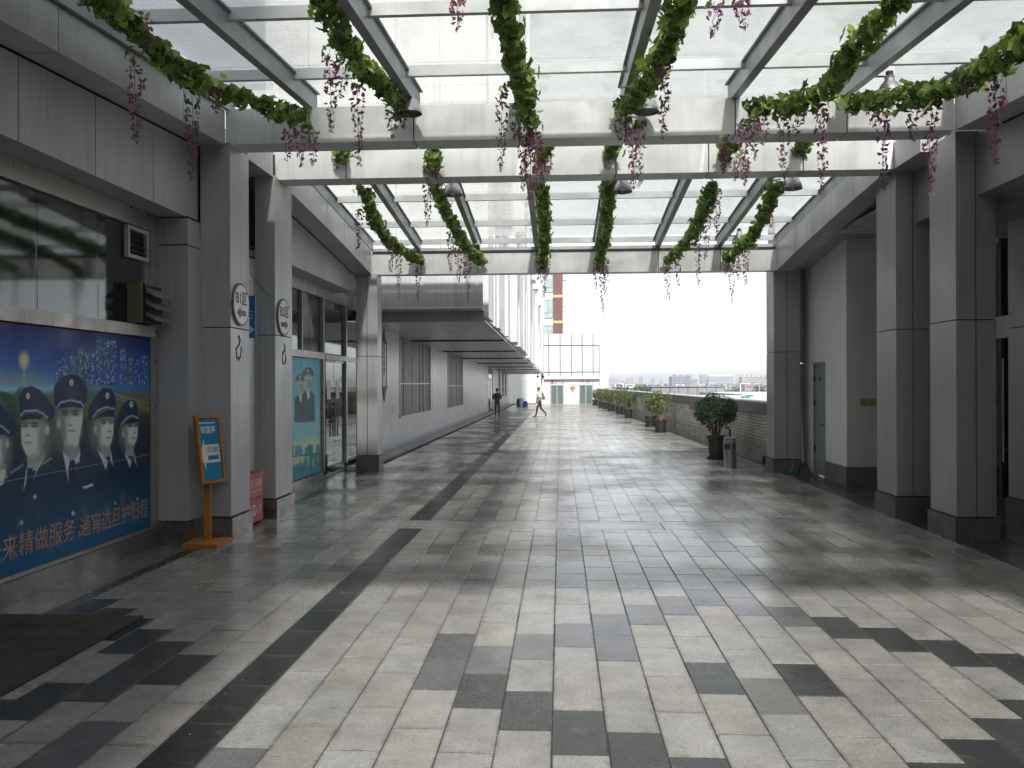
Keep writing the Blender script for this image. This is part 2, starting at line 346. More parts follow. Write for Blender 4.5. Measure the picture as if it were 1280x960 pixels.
for n in range(-14, 30):   # dark border at the columns on the right, threshold stones by the shop fronts
    for a in range(3): tiles.append((4.75 + a * 0.62, 4.75 + (a + 1) * 0.62, 4.4 + 0.6 * n, 5.0 + 0.6 * n, jit((0.055, 0.055, 0.057), 0.3)))
for n in range(-10, 17):
    tiles.append((-4.40, -4.25, 4.1 + 0.9 * n, 5.0 + 0.9 * n, jit((0.05, 0.052, 0.055), 0.2)))
    tiles.append((-4.86, -4.40, 4.1 + 0.9 * n, 5.0 + 0.9 * n, jit((0.20, 0.19, 0.18), 0.12)))
def area(t):
    xs = []
    for x, yy in ((t[0], t[2]), (t[1], t[2]), (t[1], t[3]), (t[0], t[3])):
        if yy < 3: return 0
        xs.append(proj((x, yy, 0)))
    a = 0
    for i in range(4): a += xs[i][0] * xs[(i + 1) % 4][1] - xs[(i + 1) % 4][0] * xs[i][1]
    cx = sum(p[0] for p in xs) / 4; cy = sum(p[1] for p in xs) / 4
    return abs(a) / 2 if -20 < cx < 1300 and cy < 985 else 0
tiles = [t for t in tiles if t[3] - t[2] > 0.03]
order = sorted(range(len(tiles)), key=lambda i: -area(tiles[i])); big = set(order[:300])
TMESH = {}
def tile_mesh(w, l):
    key = (round(w, 3), round(l, 3))
    if key in TMESH: return TMESH[key]
    me = bpy.data.meshes.new('tile'); b = MB(); hw, hl = w / 2 - GAP / 2, l / 2 - 0.0055; c = 0.003
    P = [(-hw, -hl, -0.03), (hw, -hl, -0.03), (hw, hl, -0.03), (-hw, hl, -0.03), (-hw, -hl, -c), (hw, -hl, -c), (hw, hl, -c), (-hw, hl, -c),
         (-hw + c, -hl + c, 0), (hw - c, -hl + c, 0), (hw - c, hl - c, 0), (-hw + c, hl - c, 0)]
    me.from_pydata(P, [], [(0, 1, 5, 4), (1, 2, 6, 5), (2, 3, 7, 6), (3, 0, 4, 7), (4, 5, 9, 8), (5, 6, 10, 9), (6, 7, 11, 10), (7, 4, 8, 11), (8, 9, 10, 11)])
    a = me.color_attributes.new('tint', 'FLOAT_COLOR', 'POINT'); a.data.foreach_set('color', [1.0] * 48); me.materials.append(STONE); me.update()
    TMESH[key] = me; return me
rest = MB()
for i, t in enumerate(tiles):
    cx, cy, w, l = (t[0] + t[1]) / 2, (t[2] + t[3]) / 2, t[1] - t[0], t[3] - t[2]; dz = random.uniform(-0.0012, 0.0012)
    if i in big:
        o = bpy.data.objects.new('paving_stone', tile_mesh(w, l)); COL.objects.link(o); o.parent = terrace; o.location = (cx + random.gauss(0, .0012), cy + random.gauss(0, .0016), dz)
        o.rotation_euler = (random.gauss(0, 0.0012), random.gauss(0, 0.0016), random.gauss(0, 0.0012)); o.color = (*t[4], 1)
    else:
        hw, hl = w / 2 - GAP / 2, l / 2 - 0.007; b = len(rest.v); ax, ay = random.gauss(0, 0.0016), random.gauss(0, 0.0012)
        pts = [(-hw, -hl), (hw, -hl), (hw, hl), (-hw, hl)]
        rest.v += [(cx + x, cy + q, -0.03) for x, q in pts] + [(cx + x, cy + q, dz + ax * x + ay * q) for x, q in pts]
        for q in ((4, 5, 6, 7), (0, 1, 5, 4), (1, 2, 6, 5), (2, 3, 7, 6), (3, 0, 4, 7)): rest.quadface([b + j for j in q])
        rest.c += [(*t[4], 1)] * 8
rest.build('far_paving', STONE, terrace, kind='stuff')
# raised edge strip along the far left wall (kerb stones)
kb = thing('kerb', (-4.6, 19, 0), 'low pale stone kerb along the foot of the long panelled wall', 'kerb')
yy = 18.8
while yy < 78:
    box('kerb_stone', mat('kerb_stone', (0.36, 0.36, 0.35), 0.4, var=0.2, vscale=3, fine=0.15), kb, -4.83, -4.42, yy, yy + 1.19, -0.005, 0.07); yy += 1.2

# ---- roof lines
def roofz(y):
    if y < 3.84: return 5.70 - 0.075 * 7.06
    if y < 10.9: return 5.70 - 0.075 * (10.9 - y)
    if y < 12.3: return 5.70
    return 5.70 - 0.088 * (y - 12.3)
def fz(y):     # lower edge of the side fascias
    if y < 4.0: return 4.533
    if y < 10.4: return 4.93 - 0.062 * (10.4 - y)
    if y < 12.2: return 4.93
    t = (y - 12.2); return 4.93 - 0.075 * t - 0.0035 * t * t
RX = [-4.14, -3.1, -1.79, -0.49, 0.81, 2.12, 3.44, 4.67]
PY_ = [2.75, 3.84, 5.75, 7.66, 9.57, 10.5, 12.25, 13.7, 15.35, 17.05, 18.45]

# ================================================================== glass canopy
can = thing('glass_canopy', (0, 10.5, 4.3), 'glazed canopy roof of grey steel rafters and translucent panes over the walkway', 'canopy')
for i, x in enumerate(RX):
    w = 0.10 if 0 < i < 7 else 0.06
    for (a, b) in ((2.75, 3.84), (3.84, 10.5), (12.25, 18.45)):
        z0, z1 = roofz(a) - 0.17, roofz(b) - 0.17
        r = MB(); r.bar((x, a, z0), (x, b, z1), w, 0.24); r.bar((x, a, z0 + 0.1), (x, b, z1 + 0.1), w + 0.07, 0.02); r.build('rafter', STEEL, can)
for j, y in enumerate(PY_):
    z = roofz(y)
    for i in range(7):
        a, b = RX[i] + 0.05, RX[i + 1] - 0.05
        if y in (10.5, 12.25): continue
        box('purlin', STEEL_LT, can, a, b, y - 0.03, y + 0.03, z - 0.15, z - 0.035)
for j in range(len(PY_) - 1):
    a, b = PY_[j], PY_[j + 1]
    for i in range(7):
        x0, x1 = RX[i] + 0.012, RX[i + 1] - 0.012; za, zb = roofz(a + .012), roofz(b - .012); t = 0.016; e = random.uniform(-0.004, 0.004)
        p = MB(); p.hexa([(x0, a + .012, za + e), (x1, a + .012, za), (x1, b - .012, zb), (x0, b - .012, zb + e), (x0, a + .012, za + t + e), (x1, a + .012, za + t), (x1, b - .012, zb + t), (x0, b - .012, zb + t + e)])
        p.build('glass_pane', GLASS_R, can)
# cross beams clad in panels
def cross_beam(y0, y1, zb, zt, name):
    core = box(name, JOINT, can, -4.14, 4.67, y0 + 0.02, y1 - 0.02, zb + 0.02, zt - 0.01)
    xs = [-4.16] + RX[1:-1] + [4.69]
    for i in range(7):
        a, b = xs[i] + 0.008, xs[i + 1] - 0.008
        p = MB(); p.box(a, b, y0, y0 + 0.018, zb, zt); p.box(a, b, y1 - 0.018, y1, zb, zt); p.box(a, b, y0 + 0.018, y1 - 0.018, zb, zb + 0.018)
        p.build('beam_panel', ALU_LT, core)
cross_beam(10.30, 10.68, 4.93, 5.37, 'cross_beam')
cross_beam(12.12, 12.52, 4.93, 5.37, 'cross_beam')
cross_beam(18.30, 18.62, 4.34, 4.80, 'cross_beam')
cross_beam(2.70, 3.15, 4.40, 4.88, 'cross_beam')
fl = box('gutter_strip', FRAME_DK, can, -4.1, 4.6, 18.27, 18.5, 4.80, 4.84); box('gutter_strip', STEEL_LT, can, -4.1, 4.6, 18.36, 18.5, 4.84, 4.92)

# ================================================================== columns
def column(label, x0, x1, y0, y1, ztop, split=True, groove='front', m=ALU, pm=PLINTH, jz=2.65, ph=0.27, grp=None):
    c = thing('clad_column', ((x0 + x1) / 2, (y0 + y1) / 2, 0), label, 'column', grp)
    t = 0.02; box('core', JOINT, c, x0 + t, x1 - t, y0 + t, y1 - t, 0, ztop)
    e = 0.028; p = MB(); p.box(x0 - e, x1 + e, y0 - e, y1 + e, 0, ph); p.build('plinth', pm, c)
    gp = 0.007; xm = (x0 + x1) / 2
    for (za, zb) in ((ph + 0.02, jz - gp), (jz + gp, ztop)):
        if groove: spans = [(x0, xm - gp), (xm + gp, x1)]
        else: spans = [(x0, x1)]
        for s, (a, b) in enumerate(spans):
            p = MB(); p.box(a, b, y0, y0 + t, za, zb)                       # front
            if a == x0: p.box(x0, x0 + t, y0 + t, y1 - t, za, zb)           # left side
            if b == x1: p.box(x1 - t, x1, y0 + t, y1 - t, za, zb)           # right side
            p.box(a, b, y1 - t, y1, za, zb); p.build('panel', m, c)
    return c
colB1 = column('silver clad column carrying the round B1 sign', -4.48, -4.10, 10.30, 10.93, 4.95, groove=None)
colB2 = column('silver clad column carrying the round B2 sign', -4.39, -4.10, 11.95, 12.72, 4.95, groove=None)
colL3 = column('grooved silver column at the shop end beside the long panelled wall', -4.45, -3.99, 18.27, 18.72, 4.36, m=ALU, jz=2.55, pm=PLINTH_ST, ph=0.36)
colR1 = column('grey grooved column opposite the poster, beside the dark glass entrance', 4.80, 5.27, 10.52, 11.24, 4.98, m=ALU_DK, pm=PLINTH_ST, jz=2.69, ph=0.28)
colR2 = column('grey grooved column in front of the white service room', 4.77, 5.24, 12.27, 13.0, 4.95, m=ALU_DK, pm=PLINTH_ST, jz=2.69, ph=0.30)
colR3 = column('grey grooved column where the brick parapet begins', 4.60, 5.16, 18.45, 19.1, 4.40, m=ALU_DK, pm=PLINTH_ST, jz=2.6, ph=0.28)
colR4 = column('dark grey column beyond the glass entrance', 6.33, 6.9, 11.5, 12.3, 4.2, m=ALU_DK, pm=PLINTH_ST, jz=2.69, ph=0.3, groove=None)
pil = thing('clad_pilaster', (-4.68, 10.1, 0), 'flat clad pilaster between the big poster and the B1 column', 'pilaster')
box('core', JOINT, pil, -4.86, -4.50, 9.97, 10.28, 0, 3.98)
for za, zb in ((0.29, 3.62), (3.635, 3.95)):
    p = MB(); p.box(-4.87, -4.485, 9.95, 9.97, za, zb); p.box(-4.505, -4.485, 9.97, 10.295, za, zb); p.build('panel', ALU, pil)
box('plinth', PLINTH, pil, -4.87, -4.475, 9.94, 10.28, 0, 0.275)

# ================================================================== arcade sides (fascias, soffits, masses above)
def fascia_run(par, xs, xi, xw, y0, y1, step, zlow, sgn, mA, mB_, mass=JOINT):
    """xs outer face, xi inner (second) fascia, xw shop plane; sgn -1 left, +1 right"""
    y = y0
    while y < y1 - 0.05:
        b = min(y + step, y1); g_ = 0.007; ya, yb = y + g_, b - g_; t = 0.02 * sgn
        za, zb = fz(ya), fz(yb); ta, tb = roofz(ya) - 0.30, roofz(yb) - 0.30
        P = MB(); X0_, X1_ = sorted((xs, xs + t))
        P.hexa([(X0_, ya, za), (X1_, ya, za), (X1_, yb, zb), (X0_, yb, zb), (X0_, ya, ta), (X1_, ya, ta), (X1_, yb, tb), (X0_, yb, tb)])
        X0_, X1_ = sorted((xs + t, xi))
        P.hexa([(X0_, ya, za), (X1_, ya, za), (X1_, yb, zb), (X0_, yb, zb), (X0_, ya, za + .02), (X1_, ya, za + .02), (X1_, yb, zb + .02), (X0_, yb, zb + .02)])
        P.build('fascia_panel', mA, par)
        if zlow is not None and min(za, zb) - 0.03 > zlow:
            P = MB(); X0_, X1_ = sorted((xi + 0.01 * sgn, xi + 0.03 * sgn)); o = 0.02
            P.hexa([(X0_, ya, zlow), (X1_, ya, zlow), (X1_, yb, zlow), (X0_, yb, zlow), (X0_, ya, za - o), (X1_, ya, za - o), (X1_, yb, zb - o), (X0_, yb, zb - o)])
            X0_, X1_ = sorted((xi + 0.03 * sgn, xw)); P.box(X0_, X1_, ya, yb, zlow, zlow + 0.02)
            P.build('fascia_panel', mB_, par)
        y = b
    X0_, X1_ = sorted((xs + 0.05 * sgn, xs + 5.2 * sgn))
    n = 12
    for i in range(n):
        a, b = y0 + (y1 - y0) * i / n, y0 + (y1 - y0) * (i + 1) / n
        P = MB(); za, zb = fz(a) + 0.04, fz(b) + 0.04; ta, tb = roofz(a) - .31, roofz(b) - .31
        P.hexa([(X0_, a, za), (X1_, a, za), (X1_, b, zb), (X0_, b, zb), (X0_, a, ta), (X1_, a, ta), (X1_, b, tb), (X0_, b, tb)]); P.build('roof_mass', mass, par)
    X0_, X1_ = sorted((xs + .05 * sgn, xs + 5.2 * sgn)); P = MB(); P.hexa([(X0_, y0, roofz(y0) - .3), (X1_, y0, roofz(y0) - .3), (X1_, y1, roofz(y1) - .3), (X0_, y1, roofz(y1) - .3), (X0_, y0, roofz(y0) - .24), (X1_, y0, roofz(y0) - .24), (X1_, y1, roofz(y1) - .24), (X0_, y1, roofz(y1) - .24)]); P.build('roof_sheet', STEEL, par)
arcL = thing('panelled_arcade', (-4.6, 8, 3.9), 'grey panelled eaves above the shop fronts with the poster and glass doors', 'eaves')
fascia_run(arcL, -4.16, -4.50, -4.86, 0.0 - 4.9, 10.3, 1.17, 3.97, -1, ALU, ALU)
fascia_run(arcL, -4.12, -4.50, -4.84, 12.45, 18.3, 1.17, 3.95, -1, ALU, ALU)
P = MB(); P.box(-4.50, -4.12, 10.94, 11.94, 4.93, 5.3); P.build('fascia_panel', ALU, arcL)
P = MB(); P.box(-9.4, -4.52, 10.3, 12.45, 3.97, 5.4); P.build('roof_mass', JOINT, arcL)
arcR = thing('panelled_eaves', (4.9, 8, 3.9), 'dark grey panelled eaves carried by the paired grooved columns', 'eaves')
fascia_run(arcR, 4.69, 5.05, 6.5, -4.9, 10.3, 1.17, 4.2, 1, ALU, ALU_DK)
fascia_run(arcR, 4.63, 5.0, 6.5, 12.45, 18.45, 1.1, None, 1, ALU, ALU_DK, mass=ALU_DK)
P = MB(); P.box(4.69, 5.05, 11.25, 12.26, 4.93, 5.3); P.build('fascia_panel', ALU_DK, arcR)
P = MB(); P.box(5.06, 9.9, 10.3, 12.45, 4.2, 5.5); P.build('roof_mass', ALU_DK, arcR)
P = MB(); P.box(5.05, 9.9, 12.46, 19.1, 4.66, 4.7); P.build('ceiling_panel', SOFFIT, arcR)
P = MB(); P.box(4.64, 9.9, 18.46, 19.1, 4.42, 5.45); P.build('end_panel', ALU_DK, arcR)

# ================================================================== shop front with the big poster
XS = -4.88
sf = thing('shop_front', (-5.0, 4, 0), 'glazed shop front with steel plinth behind the big night city poster', 'shop front')
box('plinth', PLINTH, sf, XS - 0.1, XS + 0.03, -4.9, 9.94, 0, 0.20)
box('bottom_rail', FRAME, sf, XS - 0.08, XS + 0.015, -4.9, 9.94, 0.205, 0.245)
box('transom', FRAME_LT, sf, XS - 0.1, XS + 0.055, -4.9, 9.80, 2.50, 2.63)
box('top_rail', FRAME, sf, XS - 0.1, XS + 0.03, -4.9, 9.94, 3.76, 3.965)
box('jamb', FRAME, sf, XS - 0.09, XS + 0.025, 9.765, 9.935, 0.25, 3.755)
box('backing_board', mat('board', (0.3, 0.3, 0.3), 0.7), sf, XS - 0.09, XS - 0.01, -4.9, 9.76, 0.25, 2.495)
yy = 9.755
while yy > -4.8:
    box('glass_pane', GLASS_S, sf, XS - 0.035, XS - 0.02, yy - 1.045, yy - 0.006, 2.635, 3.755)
    box('painted_reflection', mat('painted_reflection', (0.26, 0.30, 0.35), 0.6, var=0.08), sf, XS - 0.050, XS - 0.045, yy - 1.04, yy - 0.01, 2.64, 3.02 + random.uniform(-0.012, 0.012))  # pale strip standing in for the reflection low in each pane
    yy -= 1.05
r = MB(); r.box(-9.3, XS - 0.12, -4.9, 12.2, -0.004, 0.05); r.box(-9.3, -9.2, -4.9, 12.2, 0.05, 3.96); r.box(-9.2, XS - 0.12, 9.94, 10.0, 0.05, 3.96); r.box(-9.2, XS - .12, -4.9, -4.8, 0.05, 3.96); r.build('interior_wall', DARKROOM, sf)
# wall between the columns
w = thing('recess_wall', (-4.9, 11.4, 0), 'grey clad wall set back between the B1 and B2 columns', 'wall')
for a, b in ((10.0, 11.1), (11.12, 12.2), (12.22, 13.4)): box('panel', ALU, w, -4.96, -4.90, a, b, 0, 3.95)

# ================================================================== shop front with glass doors
X2 = -4.85
s2 = thing('shop_front', (-4.9, 15.8, 0), 'glazed shop front with double glass doors beside the turquoise poster', 'shop front')
box('plinth', PLINTH, s2, X2 - 0.1, X2 + 0.03, 13.41, 16.95, 0, 0.165)
box('top_rail', FRAME, s2, X2 - 0.1, X2 + 0.03, 13.41, 20.0, 3.70, 3.945)
box('transom', FRAME_LT, s2, X2 - 0.1, X2 + 0.05, 13.41, 17.0, 2.45, 2.58)
box('transom', FRAME_LT, s2, X2 - 0.1, X2 + 0.05, 17.08, 18.9, 2.45, 2.56)
for yj in (13.41, 16.92, 18.75): box('mullion', FRAME, s2, X2 - 0.1, X2 + 0.045, yj, yj + 0.10, 0.166, 3.70)
box('mullion', FRAME, s2, X2 - 0.1, X2 + 0.03, 15.55, 15.60, 2.58, 3.70)
for a, b in ((13.52, 15.54), (15.61, 16.91), (17.03, 18.74)): box('glass_pane', GLASS_S, s2, X2 - 0.03, X2 - 0.015, a, b, 2.585, 3.695)
box('backing_board', mat('board', (0.3, 0.3, 0.3), 0.7), s2, X2 - 0.08, X2 - 0.01, 13.52, 16.91, 0.17, 2.445)
for k, (a, b) in enumerate(((17.06, 17.87), (17.90, 18.72))):
    d = box('door', GLASS_D, s2, X2 - 0.02, X2 - 0.006, a, b, 0.05, 2.40)
    box('door_rail', FRAME, d, X2 - 0.035, X2 + 0.01, a, b, 2.40, 2.445); box('door_rail', FRAME, d, X2 - 0.035, X2 + 0.01, a, b, 0.008, 0.05)
    yh = b - 0.09 if k == 0 else a + 0.09
    h = MB(); h.tube([(X2 + 0.05, yh, 0.82), (X2 + 0.05, yh, 1.55)], 0.017, 10)
    for zz in (0.92, 1.45): h.tube([(X2 - 0.006, yh, zz), (X2 + 0.05, yh, zz)], 0.011, 8)
    h.build('door_handle', mat('polished_steel', (0.6, 0.6, 0.6), 0.18, 1.0), d)
    yc = (a + b) / 2 + (0.02 if k == 0 else -0.12)
    box('paper_notice', WHITE, d, X2 - 0.0055, X2 - 0.003, yc - 0.14, yc + 0.14, 1.62, 2.02)
box('glass_pane', GLASS_S, s2, X2 - 0.03, X2 - 0.015, 18.86, 19.9, 0.17, 3.69)
box('transom', FRAME_LT, s2, X2 - 0.06, X2 + 0.02, 18.92, 19.9, 2.46, 2.55)
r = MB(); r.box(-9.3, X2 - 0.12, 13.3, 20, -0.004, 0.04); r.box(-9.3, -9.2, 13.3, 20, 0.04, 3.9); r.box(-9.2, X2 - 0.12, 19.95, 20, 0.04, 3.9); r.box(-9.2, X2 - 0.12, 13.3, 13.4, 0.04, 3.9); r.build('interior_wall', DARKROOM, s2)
lk = MB(); lk.box(X2 + 0.035, X2 + 0.075, 17.72, 18.05, 1.12, 1.16); lk.box(X2 + 0.045, X2 + 0.06, 17.75, 17.79, 1.16, 1.42)
tag(lk.build('door_lock', mat('lock_red', (0.55, 0.03, 0.07), 0.4)), 'red lock threaded through the glass door handles', 'lock')

# ================================================================== right side: service room, glass entrance
rm = thing('service_room', (5.9, 17.5, 0), 'white painted service room with a grey green steel door', 'room')
WALLW = mat('white_wall_paint', (0.82, 0.83, 0.82), 0.7, var=0.06, vscale=1.2, bump=0.06, bscale=30, streak=0.08)
w_ = MB(); w_.box(5.35, 9.3, 16.1, 16.2, 0, 4.64); w_.box(5.35, 5.45, 16.2, 17.38, 0, 4.64); w_.box(5.35, 5.45, 18.12, 19.0, 0, 4.64); w_.box(5.35, 5.45, 17.38, 18.12, 2.36, 4.64); w_.build('wall', WALLW, rm)
SK = mat('grey_skirting', (0.17, 0.175, 0.175), 0.5, var=0.15)
k = MB(); k.box(5.33, 9.3, 16.08, 16.098, 0.0, 0.36); k.box(5.33, 5.348, 16.098, 17.36, 0, 0.36); k.build('skirting', SK, rm)
DG = mat('door_grey_green', (0.30, 0.33, 0.29), 0.45, var=0.08)
d = box('door', DG, rm, 5.375, 5.42, 17.40, 18.10, 0.02, 2.31)
dfm = MB(); dfm.box(5.335, 5.40, 17.36, 17.40, 0, 2.36); dfm.box(5.335, 5.40, 18.10, 18.14, 0, 2.36); dfm.box(5.335, 5.40, 17.40, 18.10, 2.312, 2.36); dfm.build('door_frame', DG, d)
h = MB(); h.tube([(5.37, 17.47, 1.08), (5.33, 17.47, 1.08), (5.33, 17.60, 1.075)], 0.011, 8); h.tube([(5.374, 17.47, 1.2), (5.36, 17.47, 1.2)], 0.022, 10); h.build('door_handle', FRAME_DK, d)
box('door_plate', FRAME_DK, d, 5.371, 5.3745, 17.70, 17.84, 1.98, 2.06)
for zz in (0.5, 1.45, 1.95): box('hinge', FRAME_DK, d, 5.338, 5.37, 18.09, 18.12, zz, zz + 0.11)
SW = mat('yellowed_plastic', (0.42, 0.38, 0.2), 0.4)
for i in range(2):
    s_ = box('switch_plate', SW, rm, 5.60 + 0.15 * i, 5.735 + 0.15 * i, 16.085, 16.1, 1.50, 1.635); box('rocker', SW, s_, 5.64 + 0.15 * i, 5.695 + 0.15 * i, 16.078, 16.085, 1.53, 1.605)
rb = thing('flank_wall', (5.1, 19, 0), 'narrow grey clad wall between end column and service room', 'wall')
for za, zb in ((0.26, 2.35), (2.37, 4.5)): box('panel', ALU_DK, rb, 5.18, 5.345, 18.75, 18.80, za, zb)
box('panel', PLINTH_ST, rb, 5.18, 5.345, 18.74, 18.80, 0, 0.25)
ent = thing('glass_entrance', (6.6, 12, 0), 'dark glass entrance with steel frames behind the paired grooved columns', 'entrance')
XR = 6.95
for y_ in np.arange(-4.6, 16.1, 1.3):
    box('mullion', FRAME_DK, ent, XR - 0.06, XR + 0.06, y_, y_ + 0.08, 0.11, 4.19)
    for za, zb in ((0.115, 2.60), (2.98, 4.15)):
        if y_ + 1.3 < 16.2: box('glass_pane', GLASS_S, ent, XR - 0.01, XR + 0.01, y_ + 0.085, y_ + 1.295, za, zb)
box('transom', FRAME, ent, XR - 0.09, XR + 0.05, -4.6, 16.05, 2.62, 2.96); box('bottom_rail', FRAME_DK, ent, XR - 0.08, XR + 0.06, -4.6, 16.05, 0.0, 0.11)
for y_ in (13.2, 13.42): h = MB(); h.tube([(XR - 0.12, y_, 0.7), (XR - 0.12, y_, 2.3)], 0.02, 8); h.tube([(XR - .12, y_, .9), (XR - .01, y_, .9)], .012, 6); h.tube([(XR - .12, y_, 2.1), (XR - .01, y_, 2.1)], .012, 6); h.build('door_handle', mat('polished_steel', (0.6, 0.6, 0.6), 0.18, 1.0), ent)
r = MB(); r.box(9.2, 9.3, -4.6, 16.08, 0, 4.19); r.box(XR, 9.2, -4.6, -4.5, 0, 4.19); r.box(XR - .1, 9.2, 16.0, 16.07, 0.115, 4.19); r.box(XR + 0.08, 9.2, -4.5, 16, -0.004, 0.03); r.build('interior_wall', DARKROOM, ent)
box('ceiling', SOFFIT, ent, 6.5, 9.2, -4.6, 10.29, 4.2, 4.24)
# ================================================================== tower with overhang on the left
tw = thing('white_tower', (-4.5, 45, 0), 'white clad tower with jutting panels over a long overhang and slatted windows', 'building')
LOWP = mat('lower_wall_panel', (0.50, 0.50, 0.51), 0.3, 0.15, var=0.03, vscale=0.4, streak=0.04, rvar=0.03)
SLAT = mat('roller_shutter', (0.16, 0.16, 0.155), 0.5, 0.3, var=0.2, vscale=4)
XW = -4.85
wins = [(25.3, 31.9, 0.95, 3.62), (36.2, 42.3, 0.9, 3.45), (66.0, 69.0, 0.9, 3.1), (70.3, 73.0, 0.9, 3.05), (74.2, 76.6, 0.9, 3.0)]
door_y = (56.8, 60.5)
def soff(y): return 3.45 - 0.0095 * (y - 20)
def covered(a, b, z0, z1): return False
edges = sorted(set([20.02, 80.0, door_y[0], door_y[1]] + [w[0] for w in wins] + [w[1] for w in wins]))
for a, b in zip(edges[:-1], edges[1:]):
    win = next((w for w in wins if abs(w[0] - a) < 0.01), None); isdoor = abs(a - door_y[0]) < 0.01
    n = max(1, round((b - a) / 1.2)); st = (b - a) / n
    for i in range(n):
        ya, yb = a + i * st + 0.006, a + (i + 1) * st - 0.006; zt = soff(a) + 0.1
        if win: box('wall_panel', LOWP, tw, XW - 0.05, XW, ya, yb, 0.0, win[2]); box('wall_panel', LOWP, tw, XW - 0.05, XW, ya, yb, win[3], zt)
        elif isdoor: box('wall_panel', LOWP, tw, XW - 0.05, XW, ya, yb, 3.0, zt)
        else: box('wall_panel', LOWP, tw, XW - 0.05, XW, ya, yb, 0.0, zt)
    if win:
        fr = MB(); z0, z1 = win[2], win[3]; t = 0.07
        fr.box(XW - 0.06, XW + 0.015, a, a + t, z0, z1); fr.box(XW - 0.06, XW + 0.015, b - 0.55, b, z0, z1); fr.box(XW - 0.06, XW + 0.015, a + t, b - 0.55, z1 - t, z1)
        W = fr.build('window', FRAME, tw)
        s = MB(); s.box(XW - 0.05, XW + 0.05, a - 0.02, b, z0 - 0.04, z0 + 0.02); s.build('sill', mat('white_sill', (0.6, 0.6, 0.6), 0.5), W)
        near = a < 45
        ny = 16 if near else 6
        for i in range(ny):   # upright shutter slats
            q0, q1 = a + t + (b - 0.55 - a - t) * i / ny, a + t + (b - 0.55 - a - t) * (i + 1) / ny; dx = random.uniform(-0.012, 0.012)
            box('slat', SLAT, W, XW - 0.045 + dx, XW - 0.03 + dx, q0 + 0.012, q1 - 0.012, z0 + 0.02, z1 - t)
        bar = MB(); zb = z0 + (z1 - z0) * 0.37; bar.box(XW - 0.03, XW - 0.005, a + t, b - 0.55, zb, zb + 0.035); bar.build('window_bar', FRAME_LT, W)
        bar = MB(); zb = z0 + (z1 - z0) * 0.72; bar.box(XW - 0.03, XW - 0.012, a + t, b - 0.55, zb, zb + 0.03); bar.build('window_bar', SLAT, W)
dd = MB(); dd.box(XW - 0.06, XW + 0.02, door_y[0], door_y[0] + 0.12, 0, 3.0); dd.box(XW - 0.06, XW + 0.02, door_y[1] - 0.12, door_y[1], 0, 3.0); dd.box(XW - .06, XW + .02, door_y[0] + .12, door_y[1] - .12, 2.2, 2.32); dd.box(XW - .05, XW + .02, 58.55, 58.7, 0, 2.2)
D = dd.build('door', FRAME, tw)
for a, b in ((door_y[0] + .12, 58.55), (58.7, door_y[1] - .12)): box('glass_pane', GLASS_S, D, XW - 0.03, XW - 0.015, a, b, 0.02, 2.2); box('glass_pane', GLASS_S, D, XW - .03, XW - .015, a, b, 2.32, 2.98)
box('inner_wall', DARKROOM, tw, XW - 0.40, XW - 0.30, 20.05, 80, 0, 3.4)
# overhang: soffit panels, ribs, front fascia
XE = -1.78
y = 20.25
while y < 79:
    b = min(y + 2.4, 79.5)
    p = MB(); za, zb = soff(y), soff(b); p.hexa([(XW, y + .01, za), (XE - .02, y + .01, za), (XE - .02, b - .01, zb), (XW, b - .01, zb), (XW, y + .01, za + .03), (XE - .02, y + .01, za + .03), (XE - .02, b - .01, zb + .03), (XW, b - .01, zb + .03)])
    p.build('soffit_panel', SOFFIT, tw); y = b
for y in np.arange(27.5, 79, 7.3):
    z = soff(y); box('soffit_rib', FRAME_DK, tw, XW, XE - 0.05, y, y + 0.10, z - 0.05, z - 0.002)
box('front_fascia', ALU, tw, -4.45, XE, 19.5, 19.53, 3.72, 4.75)
box('front_drip', ALU_LT, tw, -4.45, XE, 19.47, 19.53, 3.69, 3.718)
box('front_fascia', ALU_DK, tw, -4.45, XE - 0.02, 19.98, 20.02, 3.42, 3.66)
box('front_soffit', SOFFIT, tw, -4.45, XE - 0.02, 19.535, 20.3, 3.665, 3.69)
box('inner_mass', JOINT, tw, -7.0, XE - 0.12, 20.3, 79.4, 3.75, 21.6)
# front facade panels above the canopy
for i in range(5):
    xa = XE - 1.06 * (i + 1); xb = XE - 1.06 * i
    z = 4.76
    for j in range(7):
        hgt = 2.4; box('facade_panel', WHITEP, tw, xa + 0.006, xb - 0.006, 20.0 + random.uniform(0, .004), 20.06, z + 0.006, z + hgt - 0.006); z += hgt
